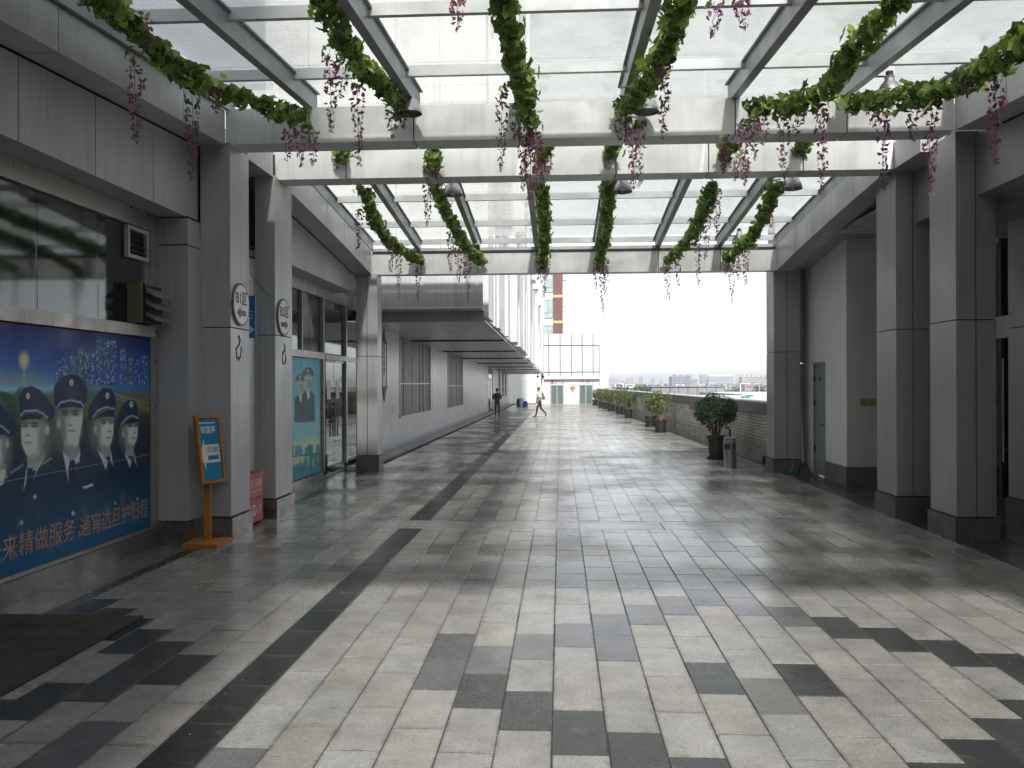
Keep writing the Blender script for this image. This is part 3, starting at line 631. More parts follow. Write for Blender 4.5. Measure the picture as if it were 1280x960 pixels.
# flank strips: upright white panels, some proud, some ending in hoods
y = 20.0; i = 0
while y < 79:
    wd = random.choice((0.7, 0.9, 1.2, 1.5)) * (1.0 if y < 40 else 1.5); b = min(y + wd, 79.4); pr = random.choice((0.0, 0.05, 0.10, 0.22)); zb = soff(y) + 0.06
    z = zb
    for hgt in (random.uniform(2.5, 4.5), random.uniform(3, 5), 30):
        zt = min(z + hgt, 21.6); box('flank_panel', WHITEP, tw, XE - 0.05, XE + pr + random.choice((0, 0, 0.04)), y + 0.008, b - 0.008, z + 0.006, zt - 0.006); z = zt
        if z > 21: break
    if i % 3 == 1:
        zz = random.uniform(5.5, 11); hh = random.uniform(1.2, 2.6)
        f_ = MB(); f_.box(XE + pr, XE + pr + 0.34, y + 0.15, b - 0.15, zz + hh, zz + hh + 0.05); f_.box(XE + pr, XE + pr + 0.30, y + .15, y + .2, zz, zz + hh); f_.box(XE + pr, XE + pr + 0.30, b - .2, b - .15, zz, zz + hh); f_.box(XE + pr, XE + pr + 0.34, y + .15, b - .15, zz - .05, zz)
        W = f_.build('slot_window', WHITEP, tw); box('pane', mat('slot_glass', (0.12, 0.14, 0.16), 0.15), W, XE + pr + 0.045, XE + pr + 0.06, y + .2, b - .2, zz, zz + hh)
    y = b; i += 1

# its twin behind the viewer, over the near end of the arcade (it shades the left of the walkway)
rt = thing('rear_tower', (-6, -22, GROUND_Z), 'white clad tower rising over the rear end of the arcade', 'building')
box('core', JOINT, rt, -11.8, -0.86, -39.8, -6.2, 6.0, 19.3)
for i in range(10): box('facade_panel', WHITEP, rt, -12 + 1.11 * i, -12 + 1.11 * i + 1.1, -6.2, -6.1, 5.9, 19.5)
for i in range(22): box('flank_panel', WHITEP, rt, -0.86, -0.8, -40 + 1.53 * i, -40 + 1.53 * i + 1.52, 5.9, 19.5)
box('podium', LOWP, rt, -11.9, 11, -39, -9.3, -7.9, 5.8)
box('fill_block_ceiling', SOFFIT, rt, -9.3, 9.9, -9.29, -3.02, 4.75, 4.95)  # unseen slab, added to cut the sky fill from behind the viewer
box('fill_block_wall', DARKROOM, rt, -9.3, 9.9, -9.29, -9.2, 0.0, 4.74)  # unseen dark wall, added with the slab to close off that fill
box('side_wall', DARKROOM, rt, -9.3, -9.2, -9.19, -5.0, 0.0, 4.74); box('side_wall', DARKROOM, rt, 9.3, 9.4, -9.19, -4.7, 0.0, 4.74)

# ================================================================== canteen building closing the terrace
en = thing('canteen_building', (1, 81, 0), 'low white panelled canteen with two glass doors and red lettering at the far end', 'building')
WB = mat('canteen_white', (0.62, 0.62, 0.615), 0.45, var=0.05, vscale=0.7, streak=0.12)
YE = 80.0; xs = [-1.75, -1.05, 0.02, 1.07, 2.1, 3.13, 3.72]
for i in range(6):
    for za, zb in ((2.35, 3.02), (3.04, 5.55), (5.57, 6.7)): box('facade_panel', WB, en, xs[i] + 0.035, xs[i + 1] - 0.035, YE - 0.04 + random.uniform(0, .02), YE + 0.05, za + 0.03, zb - 0.03)
box('facade_core', mat('joint_grey', (0.10, 0.10, 0.10), 0.8), en, -1.7, 3.7, YE + 0.13, 92, 0, 6.66)
box('side_pillar', WB, en, 3.72, 4.55, YE - 0.3, YE + 6, 0, 5.6)
box('ledge', WB, en, -1.75, 3.75, YE - 0.32, YE - 0.05, 2.36, 2.62)
box('recess_wall', mat('recess_panel', (0.60, 0.61, 0.64), 0.5), en, -1.75, -0.93, YE, YE + 0.06, 0, 2.33)
box('recess_wall', mat('recess_panel', (0.60, 0.61, 0.64), 0.5), en, 0.36, 1.78, YE, YE + 0.06, 0, 2.33)
box('recess_wall', mat('recess_panel', (0.60, 0.61, 0.64), 0.5), en, 3.09, 3.72, YE, YE + 0.06, 0, 2.33)
REDL = mat('red_letter', (0.45, 0.05, 0.04), 0.5)
CURT = mat('door_curtain', (0.105, 0.15, 0.135), 0.35, var=0.25, vscale=6, stretch=(4, 4, 0.2))
for (a, b, txt, ta, tb) in ((-0.90, 0.34, '员工餐入', -0.88, 0.36), (1.80, 3.06, '餐厅', 1.98, 2.92)):
    f_ = MB(); f_.box(a, a + 0.06, YE - 0.04, YE + 0.06, 0, 1.83); f_.box(b - 0.06, b, YE - 0.04, YE + 0.06, 0, 1.83); f_.box(a + .06, b - .06, YE - .04, YE + .06, 1.77, 1.83); f_.box((a + b) / 2 - .025, (a + b) / 2 + .025, YE - .03, YE + .04, 0.05, 1.77)
    d = f_.build('door', FRAME_LT, en); m_ = (a + b) / 2
    n = 6
    for i in range(n):
        q = a + 0.06 + (b - a - 0.12) * i / n; q2 = a + 0.06 + (b - a - 0.12) * (i + 1) / n
        box('curtain_strip', CURT, d, q - .004, q2 + .004, YE + 0.05 + 0.01 * (i % 2), YE + 0.07 + 0.01 * (i % 2), 0.03, 1.77)
    box('lintel', WB, en, a, b, YE - 0.02, YE + 0.06, 1.84, 2.33)
    box('step', mat('kerb_stone', (0.36, 0.36, 0.35)), en, a - 0.12, b + 0.32, YE - 0.45, YE - .04, 0, 0.035)
    text(txt, 0.3, (ta, YE - 0.03, 1.93), (1, 0, 0), (0, 0, 1), REDL, en, bold=0.012, fit=(tb - ta, 0.33))
box('vent_grille', mat('vent_pale', (0.62, 0.62, 0.58), 0.5), en, 2.28, 2.95, YE - 0.05, YE - 0.045, 2.55, 2.95)
kn = thing('hanging_charm', (1.2, YE - 0.06, 1.3), 'red diamond shaped festive charm hanging between the canteen doors', 'decoration')
p = MB(); p.prism([(1.2, YE - .01, 1.24), (1.45, YE - .01, 1.5), (1.2, YE - .01, 1.76), (0.95, YE - .01, 1.5)], (0, -.03, 0)); p.build('diamond', REDL, kn)
text('福', 0.26, (1.08, YE - 0.045, 1.40), (1, 0, 0), (0, 0, 1), mat('gold_letter', (0.7, 0.45, 0.08), 0.4), kn)
for zz in (1.19,): p = MB(); p.lathe((1.2, YE - .025, zz), [(.0, .05), (.03, .03), (.04, -.08), (.0, -.09)], 8); p.build('tassel', REDL, kn)

# brown apartment tower behind it
br = thing('apartment_tower', (-2, 104, GROUND_Z), 'apartment tower with a brown corner pier, yellow bands and white walls', 'building')
YB = 100.0
BRN = mat('brown_render', (0.17, 0.085, 0.078), 0.8, var=0.1); YEL = mat('yellow_band', (0.6, 0.42, 0.2), 0.7)
box('pier', BRN, br, -0.76, 0.36, YB, YB + 9, GROUND_Z, 16.6)
box('wall', mat('tower_white', (0.74, 0.74, 0.74), 0.7), br, -14, -0.77, YB + 0.3, YB + 9, GROUND_Z, 16.6)
for zz in (6.15, 9.2, 12.25, 15.3):
    box('band', YEL, br, -0.80, 0.40, YB - 0.05, YB + 9.02, zz - 0.1, zz + 0.22)
    for x0, x1 in ((-2.05, -0.82), (-4.6, -3.2), (-7.5, -6.0)):
        f_ = MB(); a, b = zz + 0.55, zz + 2.75; f_.box(x0, x0 + .06, YB + .2, YB + .32, a, b); f_.box(x1 - .06, x1, YB + .2, YB + .32, a, b); f_.box(x0 + .06, x1 - .06, YB + .2, YB + .32, b - .07, b); f_.box(x0 + .06, x1 - .06, YB + .2, YB + .32, a, a + .07); f_.box(x0 + .06, x1 - .06, YB + .2, YB + .32, a + .6, a + .66); f_.box((x0 + x1) / 2 - .04, (x0 + x1) / 2 + .04, YB + .2, YB + .32, a + .07, b - .07)
        W = f_.build('window', mat('win_green', (0.25, 0.36, 0.36), 0.5), br); box('pane', mat('far_pane', (0.42, 0.52, 0.54), 0.15), W, x0 + .06, x1 - .06, YB + .25, YB + .29, a + .07, b - .07)
        box('shade', mat('far_blind', (0.38, 0.40, 0.41), 0.6), W, (x0 + x1) / 2 + .06, x1 - .1, YB + .235, YB + .248, a + .8, b - .5)
    for q in (1.1, 1.75): box('bracket', FRAME_DK, br, 0.36, 0.75 - 0.2 * (q > 1.5), YB + 0.5, YB + 0.9, zz - q, zz - q + 0.06)

# ================================================================== brick parapet on the right
def px_(y): return 4.86 - 0.0224 * (y - 18.9)
pw = thing('brick_parapet', (4.5, 45, 0), 'long low parapet of pale bricks with dark cap panels and white coping', 'parapet')
BRK = mat('pale_brick', (0.35, 0.33, 0.29), 0.7, attr='obj', var=0.15, vscale=3, fine=0.12, fscale=60)
y = 18.85; seg = []
while y < 80: seg.append((y, min(y + 10, 80))); y += 10
def along(mb, a, b, d0, d1, z0, z1, mi=0):
    mb.hexa([(px_(a) + d0, a, z0), (px_(a) + d1, a, z0), (px_(b) + d1, b, z0), (px_(b) + d0, b, z0), (px_(a) + d0, a, z1), (px_(a) + d1, a, z1), (px_(b) + d1, b, z1), (px_(b) + d0, b, z1)], mi)
m_ = MB(); along(m_, 19.1, 80, 0.006, 0.24, 0, 1.19); m_.build('wall_core', mat('mortar', (0.11, 0.105, 0.1), 0.9), pw)
bk = MB()
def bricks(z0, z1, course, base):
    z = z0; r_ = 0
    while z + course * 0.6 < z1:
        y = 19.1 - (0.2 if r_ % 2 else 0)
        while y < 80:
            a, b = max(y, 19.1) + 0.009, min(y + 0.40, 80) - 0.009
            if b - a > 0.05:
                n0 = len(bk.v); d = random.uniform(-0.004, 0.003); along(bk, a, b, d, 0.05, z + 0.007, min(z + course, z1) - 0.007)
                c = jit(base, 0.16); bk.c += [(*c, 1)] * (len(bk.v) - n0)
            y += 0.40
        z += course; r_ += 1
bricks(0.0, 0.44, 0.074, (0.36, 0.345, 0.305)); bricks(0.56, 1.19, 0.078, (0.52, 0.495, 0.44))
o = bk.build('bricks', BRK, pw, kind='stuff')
m_ = MB(); along(m_, 19.1, 80, -0.012, 0.0, 0.445, 0.555); m_.build('string_course', mat('render_band', (0.36, 0.345, 0.31), 0.8, var=0.12), pw)
y = 19.1
while y < 79.9:
    b = min(y + 1.2, 80); m_ = MB(); along(m_, y + .006, b - .006, -0.03, 0.26, 1.195, 1.46); m_.build('cap_panel', mat('cap_panel_dark', (0.17, 0.175, 0.18), 0.45, 0.2, var=0.1), pw)
    m_ = MB(); along(m_, y + .003, b - .003, -0.05, 0.30, 1.465, 1.50); m_.build('coping', mat('coping_white', (0.8, 0.8, 0.8), 0.4), pw); y = b
box('drain_spout', BLACK, pw, 4.72, 4.83, 19.95, 20.04, 0.03, 0.22)

# ================================================================== beyond the parapet
HZ = 0.0
def roof_block(name, label, x0, x1, y0, y1, zt, m, group=None, extra=()):
    t = thing(name, ((x0 + x1) / 2, (y0 + y1) / 2, GROUND_Z), label, 'building', group)
    box('wall', m, t, x0, x1, y0, y1, GROUND_Z, zt)
    return t
CON = mat('far_concrete', (0.42, 0.43, 0.44), 0.8, var=0.1, vscale=0.05); CONB = mat('far_bluegrey', (0.20, 0.24, 0.30), 0.7, var=0.1, vscale=0.05)
FARW = mat('far_white', (0.72, 0.73, 0.74), 0.7, var=0.06, vscale=0.05); FARP = mat('far_pinkish', (0.50, 0.43, 0.42), 0.8, var=0.1, vscale=0.05)
FGL = mat('far_glass', (0.12, 0.16, 0.21), 0.3)
nr = roof_block('flat_roof_hall', 'low hall with a broad white flat roof beyond the parapet and bush', 9.6, 60, 46, 75, 0.88, FARW)
nr2 = roof_block('flat_roof_hall', 'white flat roofed annex behind the low hall', 16, 62, 75.2, 98, 0.95, FARW)
for x, y in ((13.0, 60), (14.6, 66)):
    v = MB(); v.box(x - .25, x + .25, y - .2, y + .2, 0.88 if y < 75 else .95, 1.02); solo(v, 'roof_skylight', mat('skylight_green', (0.04, 0.22, 0.15), 0.4), 'small green skylight box standing on the white flat roof', 'skylight', 'green skylights on the flat roof')
gw = thing('grey_shed', (14, 100, GROUND_Z), 'long grey panelled shed wall seen over the parapet', 'building')
for i in range(8): box('wall_panel', mat('shed_grey', (0.26, 0.27, 0.28), 0.7), gw, 10.6 + i * 1.05, 11.6 + i * 1.05, 98.5, 101, GROUND_Z, 1.55)
box('roof', mat('shed_roof', (0.35, 0.36, 0.37), 0.6), gw, 10.4, 19.2, 98.3, 106, 1.56, 1.62)
def far_px(name, label, x0, x1, ytop, d, m, floors=8, dep=14, style=0, group=None):
    a, b = onY(x0, 480, d), onY(x1, 480, d); zt = onY((x0 + x1) / 2, ytop, d).z
    t = thing(name, ((a.x + b.x) / 2, d, GROUND_Z), label, 'building', group); box('wall', m, t, a.x, b.x, d, d + dep, GROUND_Z, zt)
    hh = (zt - GROUND_Z) / floors; n = max(2, int((b.x - a.x) / 4.0))
    for f_ in range(floors // 3, floors):
        W = MB()
        z = GROUND_Z + hh * f_
        W.box(a.x + .8, b.x - .8, d - 0.15, d - 0.02, z + hh * .35, z + hh * .8); W.build('window_row', FGL, t)
    if style == 1:
        for i in range(n):
            q = a.x + (b.x - a.x) * (i + .5) / n; p = MB(); p.box(q - 1.5, q + 1.5, d + 2, d + 6, zt, zt + 2.2 * random.uniform(.5, 1)); p.build('roof_hut', m, t)
    if style == 2:
        w3 = (b.x - a.x) / 3
        for i in range(3):
            xa = a.x + w3 * i; pts = [(xa + w3 * (0.5 - 0.5 * math.cos(math.pi * q / 8)), d - .3, zt + w3 * .22 * math.sin(math.pi * q / 8)) for q in range(9)]
            p = MB(); p.prism(pts, (0, 8, 0)); p.build('arched_roof', FARW, t)
    return t
far_px('office_block', 'dark blue grey office block on the skyline above the grey shed', 840, 864, 470.5, 700, CONB, 7, 20, 1)
far_px('apartment_block', 'pale slim apartment block on the skyline beside the arched roofs', 877, 884, 468.5, 1150, CON, 9)
far_px('apartment_block', 'long pale apartment block with arched white roofs on the skyline', 886, 917, 470.5, 1100, mat('far_lilac', (0.45, 0.47, 0.53), 0.8), 9, 14, 2)
far_px('apartment_block', 'wide terraced apartment block behind the flat white roof', 928, 975, 471, 800, FARP, 8, 16, 1)
far_px('red_fronted_row', 'low row with a red and white front on the skyline behind the flat roof', 931, 980, 480.5, 520, mat('far_red', (0.42, 0.27, 0.26), 0.8), 3, 10)
for i, (a, b, t_) in enumerate(((761, 773, 474), (775.5, 782, 476), (783.5, 792.5, 472.5))): far_px('apartment_block', ('broad hazy apartment block behind the canteen corner', 'short hazy apartment block between two taller ones', 'tallest hazy apartment block right of the canteen')[i], a, b, t_, 1500, FARP, 9)
for i in range(16):
    x = 770 + i * 13 + random.uniform(-4, 4); w_ = random.uniform(6, 14); far_px('distant_house', 'low distant house in the hazy strip under the skyline', x, x + w_, 480.6 - random.uniform(0, 1.6), random.uniform(500, 800), random.choice((CON, FARW, FARP)), 4, 12, 0, 'low houses under the skyline')
for i in range(15):
    x = 757 + i * 13.5 + random.uniform(-5, 5); far_px('apartment_block', 'pale tower block fading into the haze on the far skyline', x, x + random.uniform(4, 10), random.uniform(471.5, 477.5), random.uniform(1700, 2400), random.choice((CON, FARP, CONB)), 9, 14, random.choice((0, 1)), 'far tower blocks in the haze')
# street lamps and poles
POLE = mat('far_pole', (0.35, 0.36, 0.38), 0.6)
for i, (x, yt, d) in enumerate(((803, 469, 300), (811, 471, 310), (817, 469.5, 330), (851, 472, 120), (921, 470, 260), (864, 477, 110), (878, 476, 112), (949, 480, 100))):
    p0 = onY(x, yt, d); mp_ = MB(); mp_.tube([(p0.x, d, GROUND_Z), (p0.x, d, p0.z)], [0.16, 0.09], 6); mp_.tube([(p0.x, d, p0.z), (p0.x + 1.0, d, p0.z + 0.25), (p0.x + 1.8, d, p0.z + .25)], 0.06, 6)
    solo(mp_, 'street_lamp', POLE, 'thin grey street lamp pole rising against the hazy skyline', 'street lamp', 'street lamps beyond the parapet')
# ================================================================== posters (flat prints, painted per vertex)
class Print:
    def __init__(s, X, y0, y1, z0, z1, ny, nz):
        s.X, s.y0, s.y1, s.z0, s.z1, s.ny, s.nz = X, y0, y1, z0, z1, ny, nz
        Y, Z = np.meshgrid(np.linspace(y0, y1, ny), np.linspace(z0, z1, nz)); s.Y, s.Z = Y, Z
        # photo pixel of every print point
        P = np.stack([np.full_like(Y, X), Y, Z - CAM_H], -1); w = P @ np.array(FWD)
        s.px = 640 + F_PX * (P @ np.array(RT2)) / w; s.py = 480 - F_PX * (P @ np.array(UP2)) / w
        s.img = np.zeros((nz, ny, 3))
    def blend(s, mask, col): s.img += (np.asarray(col, float) - s.img) * mask[..., None]
    def poly(s, pts, col, a=1.0, soft=0.6):
        x, y = s.px, s.py; pts = np.asarray(pts, float); n = len(pts); ins = np.zeros_like(x, bool); dist = np.full_like(x, 1e9)
        for i in range(n):
            x1, y1 = pts[i]; x2, y2 = pts[(i + 1) % n]
            c = (y1 > y) != (y2 > y); ins ^= c & (x < (x2 - x1) * (y - y1) / ((y2 - y1) or 1e-9) + x1)
            t = np.clip(((x - x1) * (x2 - x1) + (y - y1) * (y2 - y1)) / ((x2 - x1) ** 2 + (y2 - y1) ** 2 + 1e-9), 0, 1)
            dist = np.minimum(dist, np.hypot(x - x1 - t * (x2 - x1), y - y1 - t * (y2 - y1)))
        sd_ = np.where(ins, dist, -dist); m = np.clip(sd_ / soft + 0.5, 0, 1) * a; s.blend(m, col); return m
    def ell(s, c, r, col, a=1.0, soft=0.35, rot=0):
        dx, dy = s.px - c[0], s.py - c[1]; cr_, sr_ = math.cos(rot), math.sin(rot); u = (dx * cr_ + dy * sr_) / r[0]; v = (-dx * sr_ + dy * cr_) / r[1]
        d = np.hypot(u, v); m = np.clip((1 - d) / soft + 0.5, 0, 1) * a; s.blend(m, col); return m
    def line(s, pts, w, col, a=1.0):
        for (x1, y1), (x2, y2) in zip(pts[:-1], pts[1:]):
            t = np.clip(((s.px - x1) * (x2 - x1) + (s.py - y1) * (y2 - y1)) / ((x2 - x1) ** 2 + (y2 - y1) ** 2 + 1e-9), 0, 1)
            d = np.hypot(s.px - x1 - t * (x2 - x1), s.py - y1 - t * (y2 - y1)); s.blend(np.clip((w / 2 - d) / 0.5 + 0.5, 0, 1) * a, col)
    def build(s, name, gain, label, cat, m):
        c = np.clip(s.img, 0, 255) / 255; l = np.where(c <= 0.04045, c / 12.92, ((c + 0.055) / 1.055) ** 2.4) * gain; l = np.clip(l, 0.004, 0.85)
        n = s.ny * s.nz; mb = MB(); co = np.stack([np.full(n, s.X), s.Y.ravel(), s.Z.ravel()], -1); mb.v = [tuple(p) for p in co]
        idx = np.arange(n).reshape(s.nz, s.ny); q = np.stack([idx[:-1, :-1], idx[:-1, 1:], idx[1:, 1:], idx[1:, :-1]], -1).reshape(-1, 4); mb.f = [tuple(map(int, r_)) for r_ in q]; mb.m = [0] * len(mb.f)
        mb.c = np.concatenate([l.reshape(-1, 3), np.ones((n, 1))], 1).tolist()
        t = thing(name, (s.X, (s.y0 + s.y1) / 2, s.z0), label, cat); mb.build('print', m, t)
        b = MB(); b.box(s.X - 0.006, s.X - 0.001, s.y0, s.y1, s.z0, s.z1); b.build('backing', WHITE, t); return t
PRN = mat('poster_print', (1, 1, 1), 0.42, attr='tint', var=0.04, vscale=2, spec=0.3)
def zp(o, s): return lambda *pts: [(o[0] + x / s, o[1] + y / s) for x, y in pts]
pr = Print(-4.862, 5.0, 9.745, 0.25, 2.485, 520, 250)
H = np.clip((pr.Z - 0.25) / 2.235, 0, 1); u = pr.py + 0.11 * (185 - pr.px) * 0 
zt = pr.Z
# night sky, glow, road, dark lower field
sky_t = np.clip((2.485 - zt) / 0.50, 0, 1)[..., None]; pr.img[:] = np.array([8, 18, 62]) * (1 - sky_t) + np.array([14, 64, 122]) * sky_t
gl_ = np.exp(-((zt - 1.98) / 0.10) ** 2) * np.clip((8.3 - pr.Y) / 0.9, 0, 1); pr.blend(gl_ * 0.55, (120, 112, 78))
for (zc, col, a) in ((1.86, (52, 62, 50), 1), (1.72, (62, 58, 40), 0.9), (1.60, (28, 34, 30), 0.9)):
    pr.blend(np.clip((zc - zt) / 0.05 + .5, 0, 1) * a, col)
pr.blend(np.exp(-((zt - 1.9) / 0.045) ** 2) * np.clip((7.95 - pr.Y) / .1, 0, 1) * 0.8, (96, 128, 140))
pr.ell((30, 450), (6, 10), (190, 150, 90), .7, 1.0); pr.line([(30, 455), (30, 475)], 1.2, (150, 130, 90), .6)
rs = np.random.default_rng(3)
for (xa, xb, yt) in ((69, 78, 449), (79, 86, 445), (88, 95, 443), (97, 105, 433), (106, 112, 440), (113, 118, 440), (120, 128, 420), (129, 137, 423), (138, 146, 425), (150, 158, 434), (160, 166, 445), (168, 176, 447), (177, 184, 443)):
    pr.poly([(xa, yt), (xb, yt + 1), (xb, 482), (xa, 482)], tuple(int(v * rs.uniform(.8, 1.25)) for v in (34, 46, 78)), 0.9)
    for k in range(int((482 - yt) * 0.9)):
        pr.ell((rs.uniform(xa + .5, xb - .5), rs.uniform(yt + 2, 480)), (0.55, 0.8), (150, 165, 200) if rs.random() < .8 else (200, 180, 130), rs.uniform(.25, .8), .8)
for k in range(14): pr.line([(rs.uniform(75, 130), rs.uniform(476, 486)), (186, rs.uniform(478, 515))], rs.uniform(.6, 1.6), (110, 96, 60), .35)
for k in range(20): pr.ell((rs.uniform(0, 30), rs.uniform(488, 520)), (rs.uniform(3, 8), rs.uniform(3, 6)), (20, 38, 32), .6, .8)
pr.blend(np.clip((1.62 - zt) / 0.3, 0, 1) * .75, (14, 24, 40))
def officer(cap, band, peak, emblem, face, eyes, nose, mouth, ear, neck, collar, tie, suit, skin=(128, 134, 134), lit=-1):
    pr.poly(suit, (9, 27, 46), .96, 1.2)
    pr.poly(neck, tuple(.72 * c for c in skin), 1, .9)
    pr.poly(face, skin, 1, 1.0)
    fx = [p[0] for p in face]; fy = [p[1] for p in face]; cx, cy, w, h = sum((min(fx), max(fx))) / 2, sum((min(fy), max(fy))) / 2, max(fx) - min(fx), max(fy) - min(fy)
    pr.ell((cx - lit * w * .42, cy), (w * .30, h * .55), tuple(.52 * c for c in skin), .8, .9)
    pr.ell((cx + lit * w * .18, cy + h * .05), (w * .26, h * .22), tuple(min(255, 1.18 * c) for c in skin), .55, 1)
    pr.ell((cx, cy + h * .44), (w * .3, h * .1), tuple(.62 * c for c in skin), .7, .9)
    pr.ell((cx, cy - h * .45), (w * .52, h * .14), tuple(.45 * c for c in skin), .75, .8)
    if ear: pr.ell(ear, (w * .09, h * .12), tuple(.85 * c for c in skin), .9, .5)
    for (ex, ey) in eyes:
        pr.ell((ex, ey), (w * .13, h * .035), (20, 26, 34), .9, .6); pr.ell((ex, ey - h * .075), (w * .16, h * .028), (30, 36, 44), .7, .8); pr.ell((ex, ey + h * .03), (w * .13, h * .04), tuple(.7 * c for c in skin), .5, .8)
    pr.line([(nose[0] - lit * 0.5, nose[1] - h * .22), (nose[0] - lit * .9, nose[1])], 1.0, tuple(.68 * c for c in skin), .6); pr.ell((nose[0], nose[1]), (w * .10, h * .025), tuple(.45 * c for c in skin), .8, .7)
    pr.ell(mouth, (w * .16, h * .022), (46, 48, 58), .8, .7); pr.ell((mouth[0], mouth[1] + h * .035), (w * .13, h * .025), tuple(.82 * c for c in skin), .5, .8)
    for c in collar: pr.poly(c, (118, 136, 150), 1, .7)
    pr.poly(tie, (12, 20, 40), 1, .6)
    m = pr.poly(cap, (11, 24, 44), 1, .8)
    capx = [p[0] for p in cap]; capy = [p[1] for p in cap]; pr.line(cap + cap[:1], .7, (62, 88, 100), .45)
    pr.poly(peak, (8, 14, 28), 1, .6); pr.line(band, 2.0, (88, 112, 132), .95); pr.line([(a, b + 1.6) for a, b in band], .7, (22, 34, 56), .9)
    pr.ell(emblem, (2.3, 3.9), (150, 154, 150), .95, .35); pr.ell(emblem, (1.0, 2.2), (60, 66, 72), .8, .5)
A = zp((0, 440), 4.364); B = zp((100, 440), 4.0)
def suitp(f, *pts): return f(*pts)
officer(A((-90, 420), (-80, 320), (-40, 285), (10, 295), (60, 340), (100, 400), (103, 440), (60, 470), (-10, 440)), A((-40, 390), (10, 405), (50, 440)), A((-60, 420), (0, 425), (30, 450), (-40, 460)), (-14, 512), A((-60, 470), (-60, 560), (-30, 640), (10, 640), (35, 560), (45, 470), (0, 440)), A((-20, 500)), (-8, 565), (-8, 575), A((40, 500))[0], A((0, 600), (35, 610), (40, 690), (-20, 690)), [A((-10, 650), (30, 640), (20, 720), (-20, 740))], A((-30, 700), (-20, 700), (-20, 900), (-40, 900)), A((-100, 690), (0, 690), (50, 720), (60, 1240), (-100, 1240)), lit=-1)
# the tall officers at the back first
officer(A((290, 240), (296, 185), (330, 140), (375, 121), (420, 124), (458, 155), (478, 205), (476, 262), (455, 300), (440, 278), (385, 262), (330, 276), (312, 308), (296, 290)), A((312, 303), (332, 274), (385, 262), (440, 274), (456, 296)), A((312, 308), (335, 285), (385, 272), (440, 284), (456, 302), (440, 306), (385, 298), (335, 306)), A((390, 166))[0],
        A((318, 312), (316, 380), (330, 430), (350, 500), (378, 542), (402, 544), (428, 500), (440, 430), (450, 380), (452, 310), (385, 300)), A((352, 340), (412, 340)), A((384, 400))[0], A((392, 430))[0], A((320, 390))[0], A((345, 490), (430, 490), (438, 560), (400, 600), (345, 570)), [A((342, 540), (392, 600), (375, 720)), A((438, 540), (400, 600), (425, 700))], A((382, 590), (408, 590), (416, 630), (405, 740), (375, 745), (372, 640)), A((245, 640), (340, 560), (390, 640), (440, 555), (520, 590), (560, 640), (560, 1240), (240, 1240)), lit=1)
officer(B((38, 335), (42, 285), (75, 215), (115, 178), (155, 183), (178, 218), (180, 280), (165, 318), (140, 282), (105, 290), (66, 335), (55, 355)), B((64, 328), (90, 292), (130, 275), (170, 284)), B((70, 345), (95, 310), (135, 292), (172, 300), (168, 322), (100, 325)), B((137, 218))[0],
        B((68, 345), (74, 400), (90, 450), (115, 488), (138, 490), (155, 460), (166, 410), (170, 330), (130, 318), (90, 325)), B((118, 355), (155, 352)), B((148, 398))[0], B((146, 428))[0], B((76, 385))[0], B((85, 440), (150, 470), (155, 520), (110, 530)), [B((85, 485), (140, 545), (130, 590)), B((155, 490), (150, 545), (165, 570))], B((138, 545), (155, 545), (170, 620), (150, 640)), B((40, 520), (85, 485), (140, 560), (165, 500), (215, 540), (230, 900), (-20, 900), (-20, 560)), lit=1)
officer(B((184, 385), (188, 315), (215, 258), (250, 235), (282, 248), (292, 295), (288, 338), (270, 318), (235, 325), (207, 370)), B((206, 362), (235, 328), (262, 318), (290, 330)), B((206, 380), (235, 345), (265, 332), (290, 340), (288, 350), (235, 358)), B((257, 262))[0],
        B((210, 375), (213, 420), (230, 460), (255, 478), (270, 470), (282, 440), (290, 395), (288, 345), (240, 350)), B((250, 372), (280, 370)), B((276, 405))[0], B((270, 432))[0], B((216, 410))[0], B((222, 440), (268, 470), (270, 520), (230, 520)), [B((220, 500), (258, 545), (250, 580)), B((270, 500), (272, 545), (285, 570))], B((258, 540), (272, 540), (285, 610), (268, 620)), B((180, 520), (220, 495), (260, 560), (272, 500), (320, 540), (350, 700), (350, 950), (170, 950)), lit=1)
officer(A((103, 290), (104, 235), (130, 196), (170, 184), (215, 205), (260, 250), (298, 305), (302, 345), (270, 385), (240, 345), (200, 315), (150, 315), (118, 345), (108, 330)), A((115, 345), (135, 322), (200, 318), (235, 335), (262, 360)), A((115, 360), (140, 335), (200, 335), (235, 350), (215, 368), (150, 365), (116, 378)), A((153, 240))[0],
        A((118, 378), (115, 440), (120, 500), (140, 558), (178, 590), (212, 572), (243, 500), (252, 420), (245, 380), (200, 362)), A((135, 405), (188, 405)), A((150, 455))[0], A((152, 495))[0], A((258, 425))[0], A((150, 560), (240, 520), (250, 570), (200, 650), (150, 640)), [A((150, 590), (145, 640), (165, 640), (128, 760)), A((245, 555), (200, 640), (180, 700))], A((150, 635), (178, 632), (175, 690), (145, 790), (135, 770)), A((40, 720), (55, 670), (148, 600), (165, 660), (245, 560), (300, 610), (310, 1240), (40, 1240)), skin=(140, 146, 144), lit=-1)
pr.blend(np.clip((0.95 - zt) / 0.55, 0, 1) * .62, (14, 66, 94)); pr.blend(np.clip((0.62 - zt) / 0.2, 0, 1) * .5, (12, 50, 80))
for c in ((117, 930), (399, 880), (190, 790)): pr.ell(A(c)[0], (2.2, 3.0), (120, 140, 140), .8, .5)
for c in ((175, 755), (287, 735)): pr.ell(B(c)[0], (1.2, 2.4), (120, 140, 140), .7, .5)
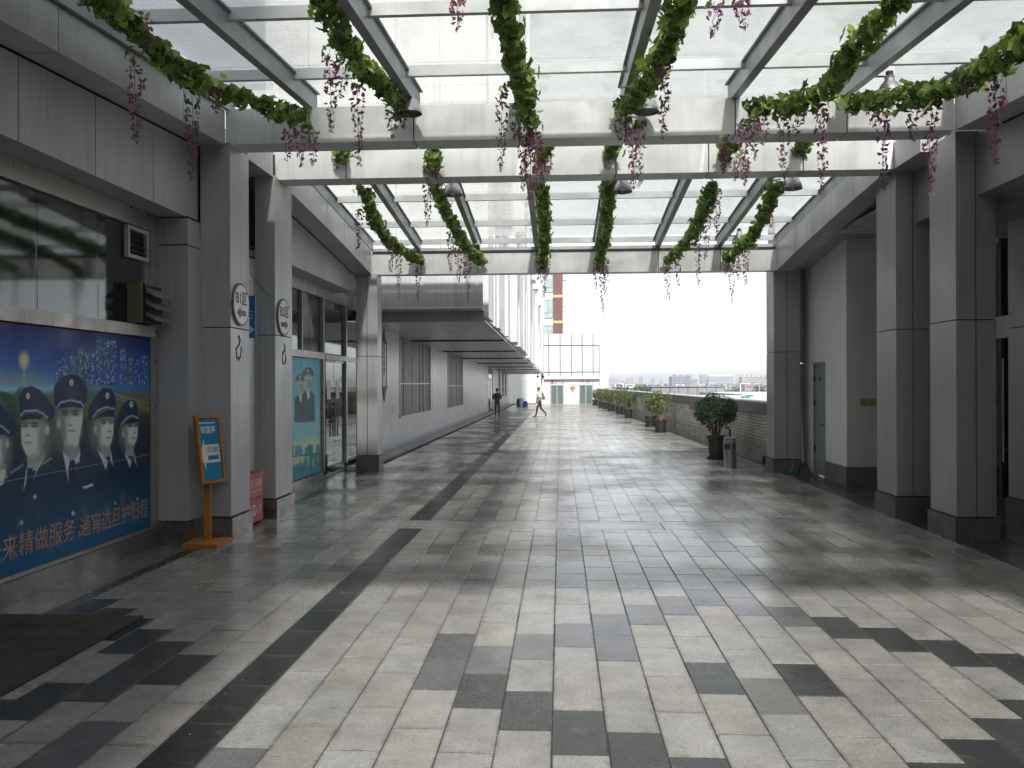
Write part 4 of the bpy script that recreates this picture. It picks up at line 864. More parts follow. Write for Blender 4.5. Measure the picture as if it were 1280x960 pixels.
pr.line(A((460, 738), (503, 725)), 3, (130, 150, 160), .8); pr.line(B((22, 678), (60, 665)), 3, (130, 150, 160), .8); pr.line(A((60, 660), (125, 615)), 3, (96, 116, 130), .6); pr.line(A((215, 620), (280, 580)), 2.5, (110, 120, 100), .6)
for X_, y_ in ((7.2, 0.6), (7.5, .62), (7.8, .6), (8.25, .6), (8.7, .6), (9.0, .6), (9.35, .6)):   # flames behind the lettering
    for k in range(7): c = proj((-4.86, X_ + rs.uniform(-.15, .15), y_ + rs.uniform(-.22, .10))); pr.ell((c[0], c[1]), (rs.uniform(1.5, 4), rs.uniform(3, 7)), (120, 74, 58), .28, 1.2)
poster = pr.build('poster', 4.0, 'large night city poster of uniformed officers in peaked caps on the shop front', 'poster', PRN)
FIRE = mat('poster_letter', (0.50, 0.33, 0.26), 0.5, var=0.25, vscale=9)
text('未来精做服务，', 0.2, (-4.859, 6.86, 0.385), (0, 1, 0), (0, 0, 1), FIRE, poster, bold=0.0, depth=0.0008, fit=(1.42, 0.225))
text('通宵达旦护归程', 0.2, (-4.859, 8.28, 0.385), (0, 1, 0), (0, 0, 1), FIRE, poster, bold=0.0, depth=0.0008, fit=(1.40, 0.215))
cr_ = MB(); cr_.bar((-4.8585, 7.0, 1.09), (-4.8585, 9.74, 1.11), 0.002, 0.006); cr_.build('seam', mat('seam', (0.35, 0.37, 0.37), 0.6), poster)

p2 = Print(-4.835, 13.55, 16.74, 0.18, 2.435, 200, 300)
C = zp((350, 340), 3.43); zt = p2.Z; t_ = np.clip((zt - .7) / 1.7, 0, 1)[..., None]
p2.img[:] = np.array([150, 200, 205]) * (1 - t_) + np.array([62, 160, 178]) * t_; yy_ = np.exp(-((zt - .78) / .18) ** 2); p2.blend(yy_ * .7, (225, 222, 170))
p2.blend(np.clip((.62 - zt) / .1, 0, 1), (60, 140, 150))
for k in range(26): a = 361 + rs.uniform(-6, 38); hgt = rs.uniform(4, 12); p2.poly([(a, 566 - hgt), (a + 3, 566 - hgt), (a + 3, 570), (a, 570)], (60, 132, 140), .7, .7)
for k in range(24): a = 361 + rs.uniform(-4, 37); p2.ell((a, rs.uniform(572, 580)), (1.0, rs.uniform(3, 6)), (228, 214, 140), .75, .6)
for k in range(5): p2.line([(361, 592 + k * 3 - 8), (398, 580 + k * 3 - 8)], 1.2, (36, 112, 122), .7)
p2.line([(355, 572), (400, 567)], 1.6, (40, 110, 120), .9)
def off2(dx, dy, s_, flip):
    f = lambda *pts: C(*[(dx + x * s_, dy + y * s_) for x, y in pts])
    p2.poly(f((-16, 95), (-4, 80), (18, 78), (30, 90), (32, 190), (-18, 190)), (30, 78, 92), 1, 1); p2.poly(f((0, 72), (12, 72), (14, 100), (6, 110)), (190, 205, 200), 1, .7)
    p2.poly(f((-8, 25), (20, 25), (22, 50), (16, 75), (4, 80), (-6, 62)), (150, 172, 168), 1, .8); p2.ell(f((12, 52))[0], (2.2, 5), (96, 124, 126), .7, .9)
    for e in ((-1, 40), (10, 40)): p2.ell(f(e)[0], (1.0, .6), (30, 44, 52), .9, .6)
    p2.poly(f((-12, 28), (-14, 10), (0, -8), (16, -8), (28, 10), (26, 30), (8, 20)), (24, 62, 76), 1, .8); p2.line(f((-11, 26), (8, 18), (25, 27)), 1.2, (130, 160, 165), .9); p2.ell(f((6, 5))[0], (1.2, 2), (190, 200, 190), .9, .5)
off2(80, 445, 1.05, 0); off2(112, 418, 1.18, 1)
p2.blend(np.exp(-((zt - .98) / .16) ** 2) * .55, (120, 190, 190))
poster2 = p2.build('poster', 1.3, 'turquoise poster of two uniformed officers above a lit bridge, beside the glass doors', 'poster', PRN)

# ================================================================== things on the shop fronts
LV = mat('vent_frame_white', (0.62, 0.6, 0.57), 0.5)
v = thing('air_vent', (-4.87, 9.45, 3.42), 'small white framed louvre vent at the top of the upper glazing', 'vent')
f_ = MB(); f_.box(-4.89, -4.84, 9.22, 9.26, 3.38, 3.74); f_.box(-4.89, -4.84, 9.66, 9.70, 3.38, 3.74); f_.box(-4.89, -4.84, 9.26, 9.66, 3.70, 3.74); f_.box(-4.89, -4.84, 9.26, 9.66, 3.38, 3.42); f_.build('frame', LV, v)
box('duct', BLACK, v, -4.893, -4.885, 9.26, 9.66, 3.42, 3.70)
for i in range(4): s_ = MB(); z = 3.435 + .066 * i; s_.bar((-4.865, 9.26, z + .03), (-4.865, 9.66, z + .03), 0.05, 0.006, up=(.6, 0, 1)); s_.build('slat', FRAME_DK, v)
e = thing('exhaust_louvre', (-4.8, 9.5, 2.64), 'black exhaust fan box with three tilted flaps above the poster', 'exhaust fan')
box('housing', BLACK, e, -4.93, -4.72, 9.36, 9.76, 2.645, 3.08); box('side_board', mat('louvre_beige', (0.16, 0.145, 0.09), 0.6), e, -4.90, -4.74, 9.30, 9.355, 2.645, 3.10)
for i in range(3): z = 2.72 + 0.135 * i; s_ = MB(); s_.hexa([(-4.715, 9.37, z), (-4.60, 9.37, z - .055), (-4.60, 9.77, z - .055), (-4.715, 9.77, z), (-4.715, 9.37, z + .05), (-4.60, 9.37, z - .047), (-4.60, 9.77, z - .047), (-4.715, 9.77, z + .05)]); s_.build('flap', mat('flap_grey', (0.2, 0.195, 0.18), 0.5), e)

RING = mat('sign_ring', (0.13, 0.115, 0.18), 0.5); SIGNW = mat('sign_white', (0.82, 0.82, 0.84), 0.4); INK = mat('sign_ink', (0.05, 0.05, 0.055), 0.5)
def round_sign(yc, zc, txt, arrow, label):
    X = -4.098; s = thing('round_sign', (X, yc, zc - .27), label, 'sign', None); n = 40
    a = [(X, yc + .275 * math.cos(q), zc + .275 * math.sin(q)) for q in np.linspace(0, 2 * math.pi, n, endpoint=False)]; p = MB(); p.prism(a, (0.022, 0, 0)); p.build('rim', RING, s)
    a = [(X + .022, yc + .248 * math.cos(q), zc + .248 * math.sin(q)) for q in np.linspace(0, 2 * math.pi, n, endpoint=False)]; p = MB(); p.prism(a, (0.004, 0, 0)); p.build('face', SIGNW, s)
    text(txt, 0.2, (X + .0275, yc - .185, zc + .0), (0, 1, 0), (0, 0, 1), INK, s, bold=0.004, depth=.001, fit=(0.37, 0.165))
    d = arrow; pts = [(-.16, 0), (-.04, .075), (-.04, .035), (.15, .035), (.15, -.035), (-.04, -.035), (-.04, -.075)]
    pts = [(X + .0265, yc + d * y_, zc - .11 + z_) for y_, z_ in pts]; p = MB(); p.prism(pts if d > 0 else pts[::-1], (0.002, 0, 0)); p.build('arrow', INK, s)
round_sign(10.60, 2.96, 'B1区', 1, 'round white B1 sign with an arrow pointing left')
round_sign(12.28, 2.93, 'B2区', -1, 'round white B2 sign with an arrow pointing right')
# glue marks left by old stickers
GLUE = mat('old_glue', (0.12, 0.085, 0.06), 0.8, var=0.4, vscale=20)
def glue(yc, zc, seed, label):
    q = random.Random(seed); p = MB(); X = -4.0985
    pts = [(0.02, .16), (0.06, .09), (0.03, .05), (-.06, .0), (-.07, -.08), (-.02, -.14), (.05, -.13), (.10, -.05), (.08, .02)]
    for a, b in zip(pts[:-1], pts[1:]): p.bar((X, yc + a[0] + q.uniform(-.02, .02), zc + a[1]), (X, yc + b[0] + q.uniform(-.02, .02), zc + b[1]), 0.004, q.uniform(.025, .05), up=(0, .3, 1) if abs(a[1] - b[1]) < .06 else (0, 1, 0))
    solo(p, 'glue_mark', GLUE, label, 'stain')
glue(10.55, 2.40, 1, 'brown hook shaped glue residue below the B1 sign'); glue(12.32, 2.38, 5, 'brown blotchy glue residue below the B2 sign')
# blue hanging sign between the columns
BLU = mat('sign_blue', (0.02, 0.22, 0.42), 0.4)
bs = thing('blue_sign', (-4.55, 11.5, 2.6), 'blue flag sign with a white arrow between the B1 and B2 columns', 'sign')
box('board', BLU, bs, -4.88, -4.225, 11.5, 11.53, 2.58, 3.17); p = MB(); p.prism([(-4.31, 11.499, 2.76), (-4.24, 11.499, 2.70), (-4.31, 11.499, 2.64)], (0, -.003, 0)); p.build('arrow', SIGNW, bs)
text('出口E', 0.12, (-4.72, 11.497, 2.84), (1, 0, 0), (0, 0, 1), SIGNW, bs, fit=(0.46, 0.14), depth=.001)
# fire extinguisher box
REDB = mat('box_red', (0.52, 0.035, 0.045), 0.4, var=0.12)
fb = thing('fire_box', (-4.32, 11.3, 0), 'red steel fire extinguisher box standing between the two columns', 'fire box')
b_ = MB(); b_.box(-4.48, -4.17, 11.00, 11.62, 0.05, 0.38); b_.build('body', REDB, fb); b_ = MB(); b_.box(-4.485, -4.165, 10.995, 11.625, 0.39, 0.70); b_.box(-4.50, -4.15, 10.98, 11.64, 0.70, 0.725); b_.build('lid', REDB, fb)
for y_ in (11.03, 11.54): box('foot', BLACK, fb, -4.46, -4.19, y_, y_ + .05, 0, 0.049)
LW = mat('letter_white', (0.75, 0.72, 0.7), 0.5)
text('灭火器箱', .1, (-4.1635, 11.13, 0.53), (0, 1, 0), (0, 0, 1), LW, fb, fit=(.42, .11), depth=.001, bold=.001); text('火警119', .1, (-4.1685, 11.08, 0.14), (0, 1, 0), (0, 0, 1), LW, fb, fit=(.46, .16), depth=.001, bold=.002)
box('text_line', LW, fb, -4.164, -4.162, 11.16, 11.52, 0.47, 0.485)
rag = MB(); rag.hexa([(-4.42, 11.2, .726), (-4.28, 11.19, .726), (-4.27, 11.32, .726), (-4.41, 11.34, .726), (-4.40, 11.22, .75), (-4.30, 11.21, .745), (-4.29, 11.30, .742), (-4.39, 11.32, .748)]); solo(rag, 'folded_paper', WHITE, 'crumpled white paper lying on top of the red fire box', 'paper')
# orange sign stand
ORG = mat('orange_wood', (0.50, 0.20, 0.035), 0.45, var=0.15, vscale=6)
st = thing('sign_stand', (-4.25, 10.02, 0), 'orange framed sign stand with a blue notice and white arrow', 'sign stand')
box('base', ORG, st, -4.47, -4.04, 9.72, 10.2, 0.0, 0.05)
c0 = Vector((-4.27, 10.0, 0.05)); p = MB(); p.bar(c0, c0 + Vector((0, 0, 0.85)), 0.075, 0.045, up=(0, 1, 0)); p.build('post', ORG, st)
ang = R(64); nrm = Vector((math.sin(ang), -math.cos(ang), 0)); rt_ = Vector((math.cos(ang), math.sin(ang), 0)); lean = R(8); upv = (UP * math.cos(lean) - nrm * math.sin(lean)); nv = rt_.cross(upv)
bc = c0 + Vector((0, 0, 1.10)) + nv * 0.04; BW, BH = 0.37, 0.82
def quad(mb, x0, x1, y0, y1, d0, d1): mb.hexa([bc + rt_ * x + upv * y_ + nv * d for d in (d0, d1) for x, y_ in ((x0, y0), (x1, y0), (x1, y1), (x0, y1))])
f_ = MB(); t = 0.035
quad(f_, -BW / 2, BW / 2, -BH / 2, -BH / 2 + t, -.03, .03); quad(f_, -BW / 2, BW / 2, BH / 2 - t, BH / 2, -.03, .03); quad(f_, -BW / 2, -BW / 2 + t, -BH / 2 + t, BH / 2 - t, -.03, .03); quad(f_, BW / 2 - t, BW / 2, -BH / 2 + t, BH / 2 - t, -.03, .03); f_.build('frame', ORG, st)
nb = MB(); quad(nb, -BW / 2 + t, BW / 2 - t, -BH / 2 + t, BH / 2 - t, -.02, .012); nbo = nb.build('notice', mat('notice_blue', (0.02, 0.27, 0.50), 0.3, var=.1), st)
ar = [(-.155, -.06), (-.09, .13), (-.09, .055), (.13, .055), (.13, -.165), (-.09, -.165), (-.09, -.25)]
p = MB(); p.prism([bc + rt_ * x + upv * y_ + nv * .0125 for x, y_ in ar][::-1], nv * .002); p.build('arrow', SIGNW, nbo)
text('智慧停', .1, bc + rt_ * -.12 + upv * .19 + nv * .0135, rt_, upv, SIGNW, nbo, fit=(.22, .09), depth=.001, bold=.002); text('线上缴费', .1, bc + rt_ * -.05 + upv * -.04 + nv * .0155, rt_, upv, mat('olive_letter', (.35, .38, .15), .5), nbo, fit=(.17, .07), depth=.001); 
p = MB(); quad(p, -.05, .11, -.13, -.08, .0148, .016); p.build('text_block', BLU, nbo); p = MB(); quad(p, -.14, .10, .31, .325, .0125, .0145); p.build('text_line', SIGNW, nbo)
# vertical ornamental plaque on the long wall
OR = mat('ornament_black', (0.02, 0.02, 0.022), 0.5)
vp = thing('wall_plaque', (-4.84, 23.0, 1.7), 'tall narrow ornamental plaque with black scrolls on the panelled wall', 'plaque')
box('board', mat('plaque_pale', (0.6, 0.6, 0.6), 0.5), vp, -4.848, -4.835, 22.75, 23.3, 1.80, 3.10)
for zz, s_ in ((3.25, 1), (1.68, -1)):
    p = MB(); pts = [(-4.845, 22.62, zz - .2 * s_), (-4.845, 22.85, zz - .05 * s_), (-4.845, 23.02, zz + .22 * s_), (-4.845, 23.2, zz - .05 * s_), (-4.845, 23.43, zz - .2 * s_)]; p.prism(pts if s_ < 0 else pts[::-1], (.02, 0, 0)); p.build('scroll', OR, vp)
for y_ in (22.70, 23.30): box('border', OR, vp, -4.845, -4.825, y_, y_ + .05, 1.82, 3.08)
text('电\n工\n山\n庄', .22, (-4.834, 22.86, 2.88), (0, 1, 0), (0, 0, 1), OR, vp, bold=.006, depth=.002)
dm = MB(); dm.box(-4.86, -3.46, 4.9, 6.82, 0.004, 0.016); solo(dm, 'doormat', mat('mat_black', (0.05, 0.045, 0.036), 0.95, var=0.4, vscale=5, bump=.6, bscale=300), 'large black doormat lying before the poster shop front', 'doormat')
# drooping wire on column B2
wr = MB(); wr.tube([(-4.46 + .02 * i, 11.945, 3.55 - .35 * math.sin(i / 18 * 1.5)) for i in range(19)], 0.004, 5); solo(wr, 'cable', BLACK, 'thin black cable drooping across the B2 column', 'cable')
# ================================================================== wisteria and ivy garlands
def leafset(mb, centre, normal, size, rg, shape='ivy', col=None):
    n = Vector(normal).normalized(); a = Vector((rg.gauss(0, 1), rg.gauss(0, 1), rg.gauss(0, 1))); u = n.cross(a)
    if u.length < 1e-4: u = n.orthogonal()
    u.normalize(); w = n.cross(u); c = Vector(centre); b = len(mb.v)
    if shape == 'ivy':
        P = [(0, -.5, 0), (.42, -.38, .06), (.34, -.05, .03), (.52, .2, -.05), (.2, .22, .05), (0, .58, -.08), (-.2, .22, .05), (-.52, .2, -.05), (-.34, -.05, .03), (-.42, -.38, .06)]
        mb.v += [tuple(c + u * (x * size) + w * (y * size) + n * (z * size)) for x, y, z in P] + [tuple(c + n * (-.06 * size))]
        k = len(P)
        for i in range(k): mb.quadface((b + i, b + (i + 1) % k, b + k))
        cnt = k + 1
    else:
        P = [(0, -.5, 0), (.2, -.1, .06), (.16, .25, .04), (0, .5, -.03), (-.16, .25, .04), (-.2, -.1, .06)]
        mb.v += [tuple(c + u * (x * size) + w * (y * size) + n * (z * size)) for x, y, z in P]; mb.quadface((b, b + 1, b + 2, b + 3)); mb.quadface((b, b + 3, b + 4, b + 5)); cnt = 6
    if col is not None: mb.c += [(*col, 1)] * cnt
LEAF = mat('garland_leaf', (1, 1, 1), 0.45, attr='tint', var=0.15, vscale=30, trans=0.42)
PETAL = mat('wisteria_petal', (1, 1, 1), 0.6, attr='tint', var=0.12, vscale=40, trans=0.25)
STEMM = mat('garland_stem', (0.05, 0.06, 0.025), 0.7)
def catmull(P, n=8):
    out = []
    for i in range(len(P) - 1):
        p0, p1, p2, p3 = P[max(i - 1, 0)], P[i], P[i + 1], P[min(i + 2, len(P) - 1)]
        for k in range(n):
            t = k / n; out.append(0.5 * ((2 * p1) + (p2 - p0) * t + (2 * p0 - 5 * p1 + 4 * p2 - p3) * t * t + (3 * p1 - p0 - 3 * p2 + p3) * t ** 3))
    return out + [P[-1]]
GREENS = [(0.13, 0.20, 0.035), (0.18, 0.27, 0.05), (0.25, 0.34, 0.07), (0.33, 0.40, 0.12), (0.065, 0.12, 0.028), (0.09, 0.16, 0.035)]
PINKS = [(0.46, 0.14, 0.27), (0.36, 0.10, 0.22), (0.55, 0.25, 0.37), (0.30, 0.09, 0.18), (0.42, 0.20, 0.28)]
DULL = [(0.26, 0.18, 0.20), (0.20, 0.18, 0.14), (0.32, 0.20, 0.25)]
def garland(path, strands, label, rg, dens=110, rad=0.085, ext=True, lsize=0.125):
    P = [onY(*p) for p in path]
    if ext:   # carry on towards the camera under the same rafter
        d = (P[0] - P[1]); d = Vector((d.x * .4, d.y, 0)).normalized(); P = [P[0] + d * 2.4 + Vector((0, 0, -.12)), P[0] + d * 1.1 + Vector((0, 0, -.03))] + P
    C_ = catmull(P); root = thing('flower_garland', P[-1], label, 'garland', None)
    L_ = [0.0]
    for a, b in zip(C_[:-1], C_[1:]): L_.append(L_[-1] + (b - a).length)
    s = MB(); s.tube(C_, 0.012, 5); s.build('vine', STEMM, root)
    ph0 = rg.uniform(0, 6); lv = MB(); tot = L_[-1]; n = int(tot * dens); j = 0
    for i in range(n):
        t = tot * (i + rg.random()) / n
        while j < len(L_) - 2 and L_[j + 1] < t: j += 1
        while j > 0 and L_[j] > t: j -= 1
        f_ = (t - L_[j]) / max(1e-6, L_[j + 1] - L_[j]); c = C_[j].lerp(C_[j + 1], min(1, max(0, f_)))
        tn = (C_[j + 1] - C_[j]).normalized(); a = Vector((rg.gauss(0, 1), rg.gauss(0, 1), rg.gauss(0, 1))); o = (a - tn * a.dot(tn)).normalized()
        lump = 0.8 + 0.45 * math.sin(t * 6.3 + ph0) * math.sin(t * 2.7 + ph0 * 2) + .25 * math.sin(t * 14 + ph0)
        if rg.random() > .55 + .5 * lump: continue
        r_ = rad * (0.25 + 0.9 * rg.random() ** .7) * (0.45 + .75 * lump) * (1.6 if rg.random() < .07 else 1)
        base = rg.choice(GREENS); k = rg.uniform(.9, 2.0); col = tuple(x * k for x in base)
        leafset(lv, c + o * r_, o + Vector((rg.gauss(0, .5), rg.gauss(0, .5), rg.gauss(0, .5))), lsize * rg.uniform(.6, 1.25), rg, 'ivy', col)
    lv.build('leaves', LEAF, root, kind='stuff')
    for (px, y0, y1, Y) in strands:
        a, b = onY(px, y0, Y), onY(px + rg.uniform(-3, 3), y1, Y); ln = a.z - b.z; st = MB(); m = 7
        pts = [a.lerp(b, i / m) + Vector((rg.gauss(0, .008), rg.gauss(0, .008), 0)) for i in range(m + 1)]; st.tube(pts, 0.0025, 4); base = len(st.v); st.c = [(0.06, 0.07, 0.03, 1)] * base
        nn = int(ln / 0.0125) + 5; dull = rg.random() < .3
        for i in range(nn):
            t = (i + rg.random()) / nn; c = a.lerp(b, t); w = 0.058 * (1 - t) ** .7 + 0.014; q = rg.uniform(0, 6.28); p = c + Vector((math.cos(q) * w, math.sin(q) * w, rg.gauss(0, .006)))
            if t < 0.13: col = tuple(x * rg.uniform(.7, 1.3) for x in rg.choice(GREENS)); leafset(st, p, (math.cos(q), math.sin(q), .3), .09, rg, 'oval', col); continue
            col = rg.choice(PINKS if (t < .72 and not dull) else DULL + PINKS[:2]); col = tuple(x * rg.uniform(.75, 1.2) for x in col); s_ = (0.066 - 0.028 * t) * rg.uniform(.8, 1.25)
            for z in range(2): leafset(st, p + Vector((rg.gauss(0, .008), rg.gauss(0, .008), rg.gauss(0, .008))), (rg.gauss(0, 1), rg.gauss(0, 1), rg.gauss(0, .7)), s_, rg, 'oval', col)
        st.build('flower_strand', PETAL, root)
    return root
rg = random.Random(11)
GL = [
 ([(112, -8, 6.4), (165, 32, 7.1), (215, 80, 7.9), (270, 112, 8.8), (330, 132, 9.5), (382, 146, 10.12)], [(168, 62, 178, 7.05), (240, 118, 225, 8.3), (268, 108, 140, 8.7), (362, 156, 200, 9.9), (376, 160, 208, 10.1), (392, 160, 206, 10.15), (183, 20, 55, 7.2)], 'garland nearest the poster shop front, under the first rafter of the near bay'),
 ([(402, -10, 6.8), (418, 30, 7.4), (440, 66, 8.2), (468, 98, 9.0), (492, 120, 9.7), (505, 140, 10.12)], [(412, 58, 165, 7.8), (428, 78, 122, 8.0), (447, 92, 208, 8.7), (490, 132, 172, 9.8), (504, 112, 162, 10.0), (420, 10, 45, 7.2)], 'garland beside the lamp over the second panel joint of the near beam'),
 ([(632, -10, 6.8), (637, 40, 7.5), (648, 85, 8.4), (656, 118, 9.3), (660, 150, 10.12)], [(627, 105, 212, 9.3), (655, 150, 236, 10.2), (663, 150, 252, 10.2), (671, 156, 236, 10.2), (645, 140, 175, 10.15), (659, 160, 222, 10.22), (572, -5, 38, 6.9)], 'thick garland over the third joint of the near beam with the densest pink blossom'),
 ([(852, -10, 6.8), (840, 40, 7.5), (818, 85, 8.4), (798, 118, 9.3), (778, 140, 10.12)], [(832, 60, 170, 8.0), (893, 2, 46, 6.9), (926, -5, 36, 6.9), (775, 150, 176, 10.1), (789, 146, 236, 10.2), (800, 150, 234, 10.2)], 'dark leafy garland curling round the lamp at the fourth joint of the near beam'),
 ([(1128, -10, 6.7), (1085, 42, 7.4), (1055, 80, 8.0), (1035, 112, 8.8), (990, 130, 9.5), (940, 134, 10.12)], [(980, 138, 238, 9.6), (1026, 124, 238, 9.0), (955, 140, 182, 9.9), (931, 148, 226, 10.15), (998, 140, 168, 9.5), (942, 146, 200, 10.1), (905, 170, 215, 10.2)], 'garland swinging to the fifth joint of the near beam'),
 ([(1292, 42, 6.7), (1235, 82, 7.3), (1185, 112, 8.1), (1120, 122, 9.1), (1050, 128, 10.12)], [(1103, 128, 238, 9.3), (1162, 120, 242, 8.4), (1245, 84, 208, 7.2), (1210, 90, 120, 7.6), (1140, 128, 176, 8.8), (1091, 130, 158, 9.4)], 'garland nearest the right hand eaves of the near bay'),
]
for p, s, l in GL: garland(p, s, l, rg, dens=135)
HL = [
 ([(455, 238, 12.75), (465, 265, 13.8), (480, 295, 15.4), (500, 312, 16.8), (527, 326, 18.15)], [(450, 262, 312, 13.6), (497, 310, 372, 16.5), (524, 322, 376, 18.1), (488, 302, 340, 15.8)], 'far bay garland nearest the glass door shop front'),
 ([(545, 232, 12.8), (555, 258, 14.0), (570, 288, 15.6), (588, 314, 17.2), (603, 328, 18.15)], [(563, 290, 340, 15.5), (572, 300, 352, 16.3), (584, 312, 378, 18.0), (535, 225, 282, 13.2), (578, 305, 348, 16.8)], 'far bay garland beside the small lamp over the box end of the overhang'),
 ([(677, 232, 12.8), (680, 262, 14.3), (681, 295, 16.3), (679, 330, 18.15)], [(678, 330, 372, 18.15), (684, 326, 352, 18.15), (672, 318, 350, 18.1)], 'far bay garland hanging straight in front of the brown tower'),
 ([(761, 232, 12.8), (759, 262, 14.3), (756, 295, 16.3), (749, 330, 18.15)], [(752, 325, 392, 18.15), (745, 325, 362, 18.1), (757, 322, 366, 18.15)], 'far bay garland hanging straight against open sky'),
 ([(890, 232, 12.8), (880, 262, 14.3), (862, 298, 16.3), (834, 326, 18.15)], [(833, 326, 376, 18.1), (847, 322, 357, 17.8), (873, 288, 356, 16.2), (884, 264, 325, 14.9), (896, 235, 292, 13.5)], 'far bay garland curving down to the fifth beam joint'),
 ([(970, 230, 12.8), (958, 262, 14.3), (938, 298, 16.3), (908, 324, 18.15)], [(932, 300, 356, 17.0), (915, 318, 378, 18.0), (907, 322, 345, 18.1), (924, 310, 350, 17.4), (962, 245, 285, 13.9)], 'far bay garland nearest the end column by the parapet'),
]
for p, s, l in HL: garland(p, s, l, rg, dens=120, rad=0.08, ext=False)
SM = [((425, 196), [(421, 196, 212), (430, 194, 206)]), ((540, 205), [(536, 210, 240), (549, 208, 226)]), ((677, 192), [(683, 196, 215), (676, 196, 230)]), ((765, 188), [(760, 190, 212)]), ((908, 190), [(905, 192, 214), (918, 190, 226), (932, 190, 232)]), ((1001, 184), [(1003, 186, 196)])]
for i, ((x, y), ss) in enumerate(SM):
    garland([(x + 6, y - 14, 11.4), (x + 2, y - 6, 11.8), (x, y, 12.06), (x - 1, y + 8, 12.08)], [(a, b, c, 12.07) for a, b, c in ss], 'short tuft of garland between the twin beams at the %s panel joint' % ('first', 'second', 'third', 'fourth', 'fifth', 'sixth')[i], rg, dens=120, ext=False)

# ================================================================== bell lamps
BELL = mat('lamp_aluminium', (0.62, 0.62, 0.61), 0.28, 0.9, var=0.1)
def lamp(px, py, Y, label):
    c = onY(px, py, Y); t = thing('bell_lamp', c, label, 'lamp', None)
    m = MB(); m.lathe(c, [(0.15, -.10), (0.152, -.095), (0.14, -.03), (0.10, 0.05), (0.055, 0.10), (0.052, 0.15), (0.05, .15), (0.053, .10), (0.098, .045), (.137, -.035), (.148, -.097)], 24); m.build('lamp_shade', BELL, t, smooth=True)
    m = MB(); m.lathe(c, [(0.0, .20), (.04, .20), (.042, .13), (0.0, .13)], 14); m.build('lamp_holder', FRAME_DK, t)
    m = MB(); m.lathe(c, [(0.0, -.06), (.035, -.04), (.045, 0.0), (.03, .06), (.02, .13)], 12); m.build('bulb', mat('bulb_white', (0.8, 0.8, 0.78), 0.2), t)
    x = min(RX, key=lambda q: abs(q - c.x)); zr = roofz(Y) - .29; m = MB(); m.tube([(c.x, Y, c.z + .19), (c.x, Y, zr + .02), (x, Y, zr + .03)], 0.012, 6); m.build('bracket', FRAME_DK, t)
lamp(512, 132, 10.0, 'aluminium bell lamp at the second joint of the near beam'); lamp(808, 130, 10.05, 'aluminium bell lamp half hidden by the garland at the fourth beam joint'); lamp(1112, 112, 9.6, 'bell lamp behind the garland nearest the right hand eaves')
lamp(566, 236, 12.8, 'bell lamp just behind the second beam above the far bay garland'); lamp(778, 232, 12.8, 'bell lamp behind the second beam at the fourth rafter'); lamp(990, 228, 12.8, 'bell lamp behind the second beam towards the parapet side')
lamp(592, 302, 17.9, 'small far lamp beside the garland over the box end of the overhang'); lamp(924, 298, 17.6, 'small far lamp beside the garland by the end column')

# ================================================================== potted plants
POT = mat('pot_black', (0.022, 0.023, 0.022), 0.5, var=0.2, vscale=9); SOIL = mat('soil', (0.04, 0.03, 0.02), 0.95)
BUSHL = mat('bush_leaf', (1, 1, 1), 0.4, attr='tint', var=0.15, vscale=12, trans=0.15); BARK = mat('bark', (0.085, 0.065, 0.045), 0.85, var=.3, vscale=12)
def pot(t, x, y, r, h, saucer=True):
    prof = [(r * .72, 0.0)]
    for i in range(8): z = h * (i + .5) / 9.5; rr_ = r * (.74 + .2 * z / h); prof += [(rr_, z), (rr_ + .008, z + h * .02), (rr_ + .008, z + h * .055), (rr_, z + h * .07)]
    prof += [(r * .95, h * .9), (r * 1.04, h * .9), (r * 1.04, h), (r * .9, h), (r * .88, h * .9)]
    m = MB(); m.lathe((x, y, .02 if saucer else 0), prof, 24); m.build('pot', POT, t)
    m = MB(); m.lathe((x, y, .02), [(0, h * .9), (r * .9, h * .905)], 24); m.build('soil', SOIL, t)
    if saucer: m = MB(); m.lathe((x, y, 0), [(0, .004), (r * .95, .004), (r * 1.05, .05), (r * 1.02, .05), (r * .9, .015), (0, .015)], 24); m.build('saucer', POT, t)
bt = thing('potted_bush', (3.96, 21.7, 0), 'round dark green bush in a tall ribbed black pot beside the ash bin', 'potted bush')
pot(bt, 3.96, 21.7, .235, .58)
rg2 = random.Random(5); br_ = MB()
tips = []
for i in range(16):
    q = i / 16 * 6.28 + rg2.uniform(-.2, .2); sp = rg2.uniform(.15, .5); h1 = rg2.uniform(.85, 1.15); a = Vector((3.96 + .05 * math.cos(q), 21.7 + .05 * math.sin(q), .55)); b = Vector((3.96 + sp * .45 * math.cos(q), 21.7 + sp * .45 * math.sin(q), .55 + (h1 - .55) * .7)); c = Vector((3.96 + sp * math.cos(q), 21.7 + sp * math.sin(q), h1 + .15))
    br_.tube([a, b, c], [.017, .012, .006], 6); tips.append(c)
br_.build('stems', BARK, bt)
lf = MB()
BG = [(0.020, 0.05, 0.016), (0.028, 0.068, 0.02), (0.04, 0.09, 0.028), (0.015, 0.035, 0.012)]
for i in range(5200):
    d = Vector((rg2.gauss(0, 1), rg2.gauss(0, 1), rg2.gauss(0, 1))).normalized(); lump = 1 + .10 * math.sin(6 * d.x + 3 * d.z) + .08 * math.sin(7 * d.y - 4 * d.z)
    r_ = (rg2.random() ** .28) * lump; c = Vector((3.96 + d.x * r_ * .57, 21.7 + d.y * r_ * .57, 1.22 + d.z * r_ * .46))
    if d.z < -.55 and rg2.random() < .65: continue
    leafset(lf, c, d + Vector((rg2.gauss(0, .5), rg2.gauss(0, .5), .4)), rg2.uniform(.045, .085), rg2, 'oval', tuple(x * rg2.uniform(.8, 1.25) for x in rg2.choice(BG)))
lf.build('foliage', BUSHL, bt, kind='stuff')
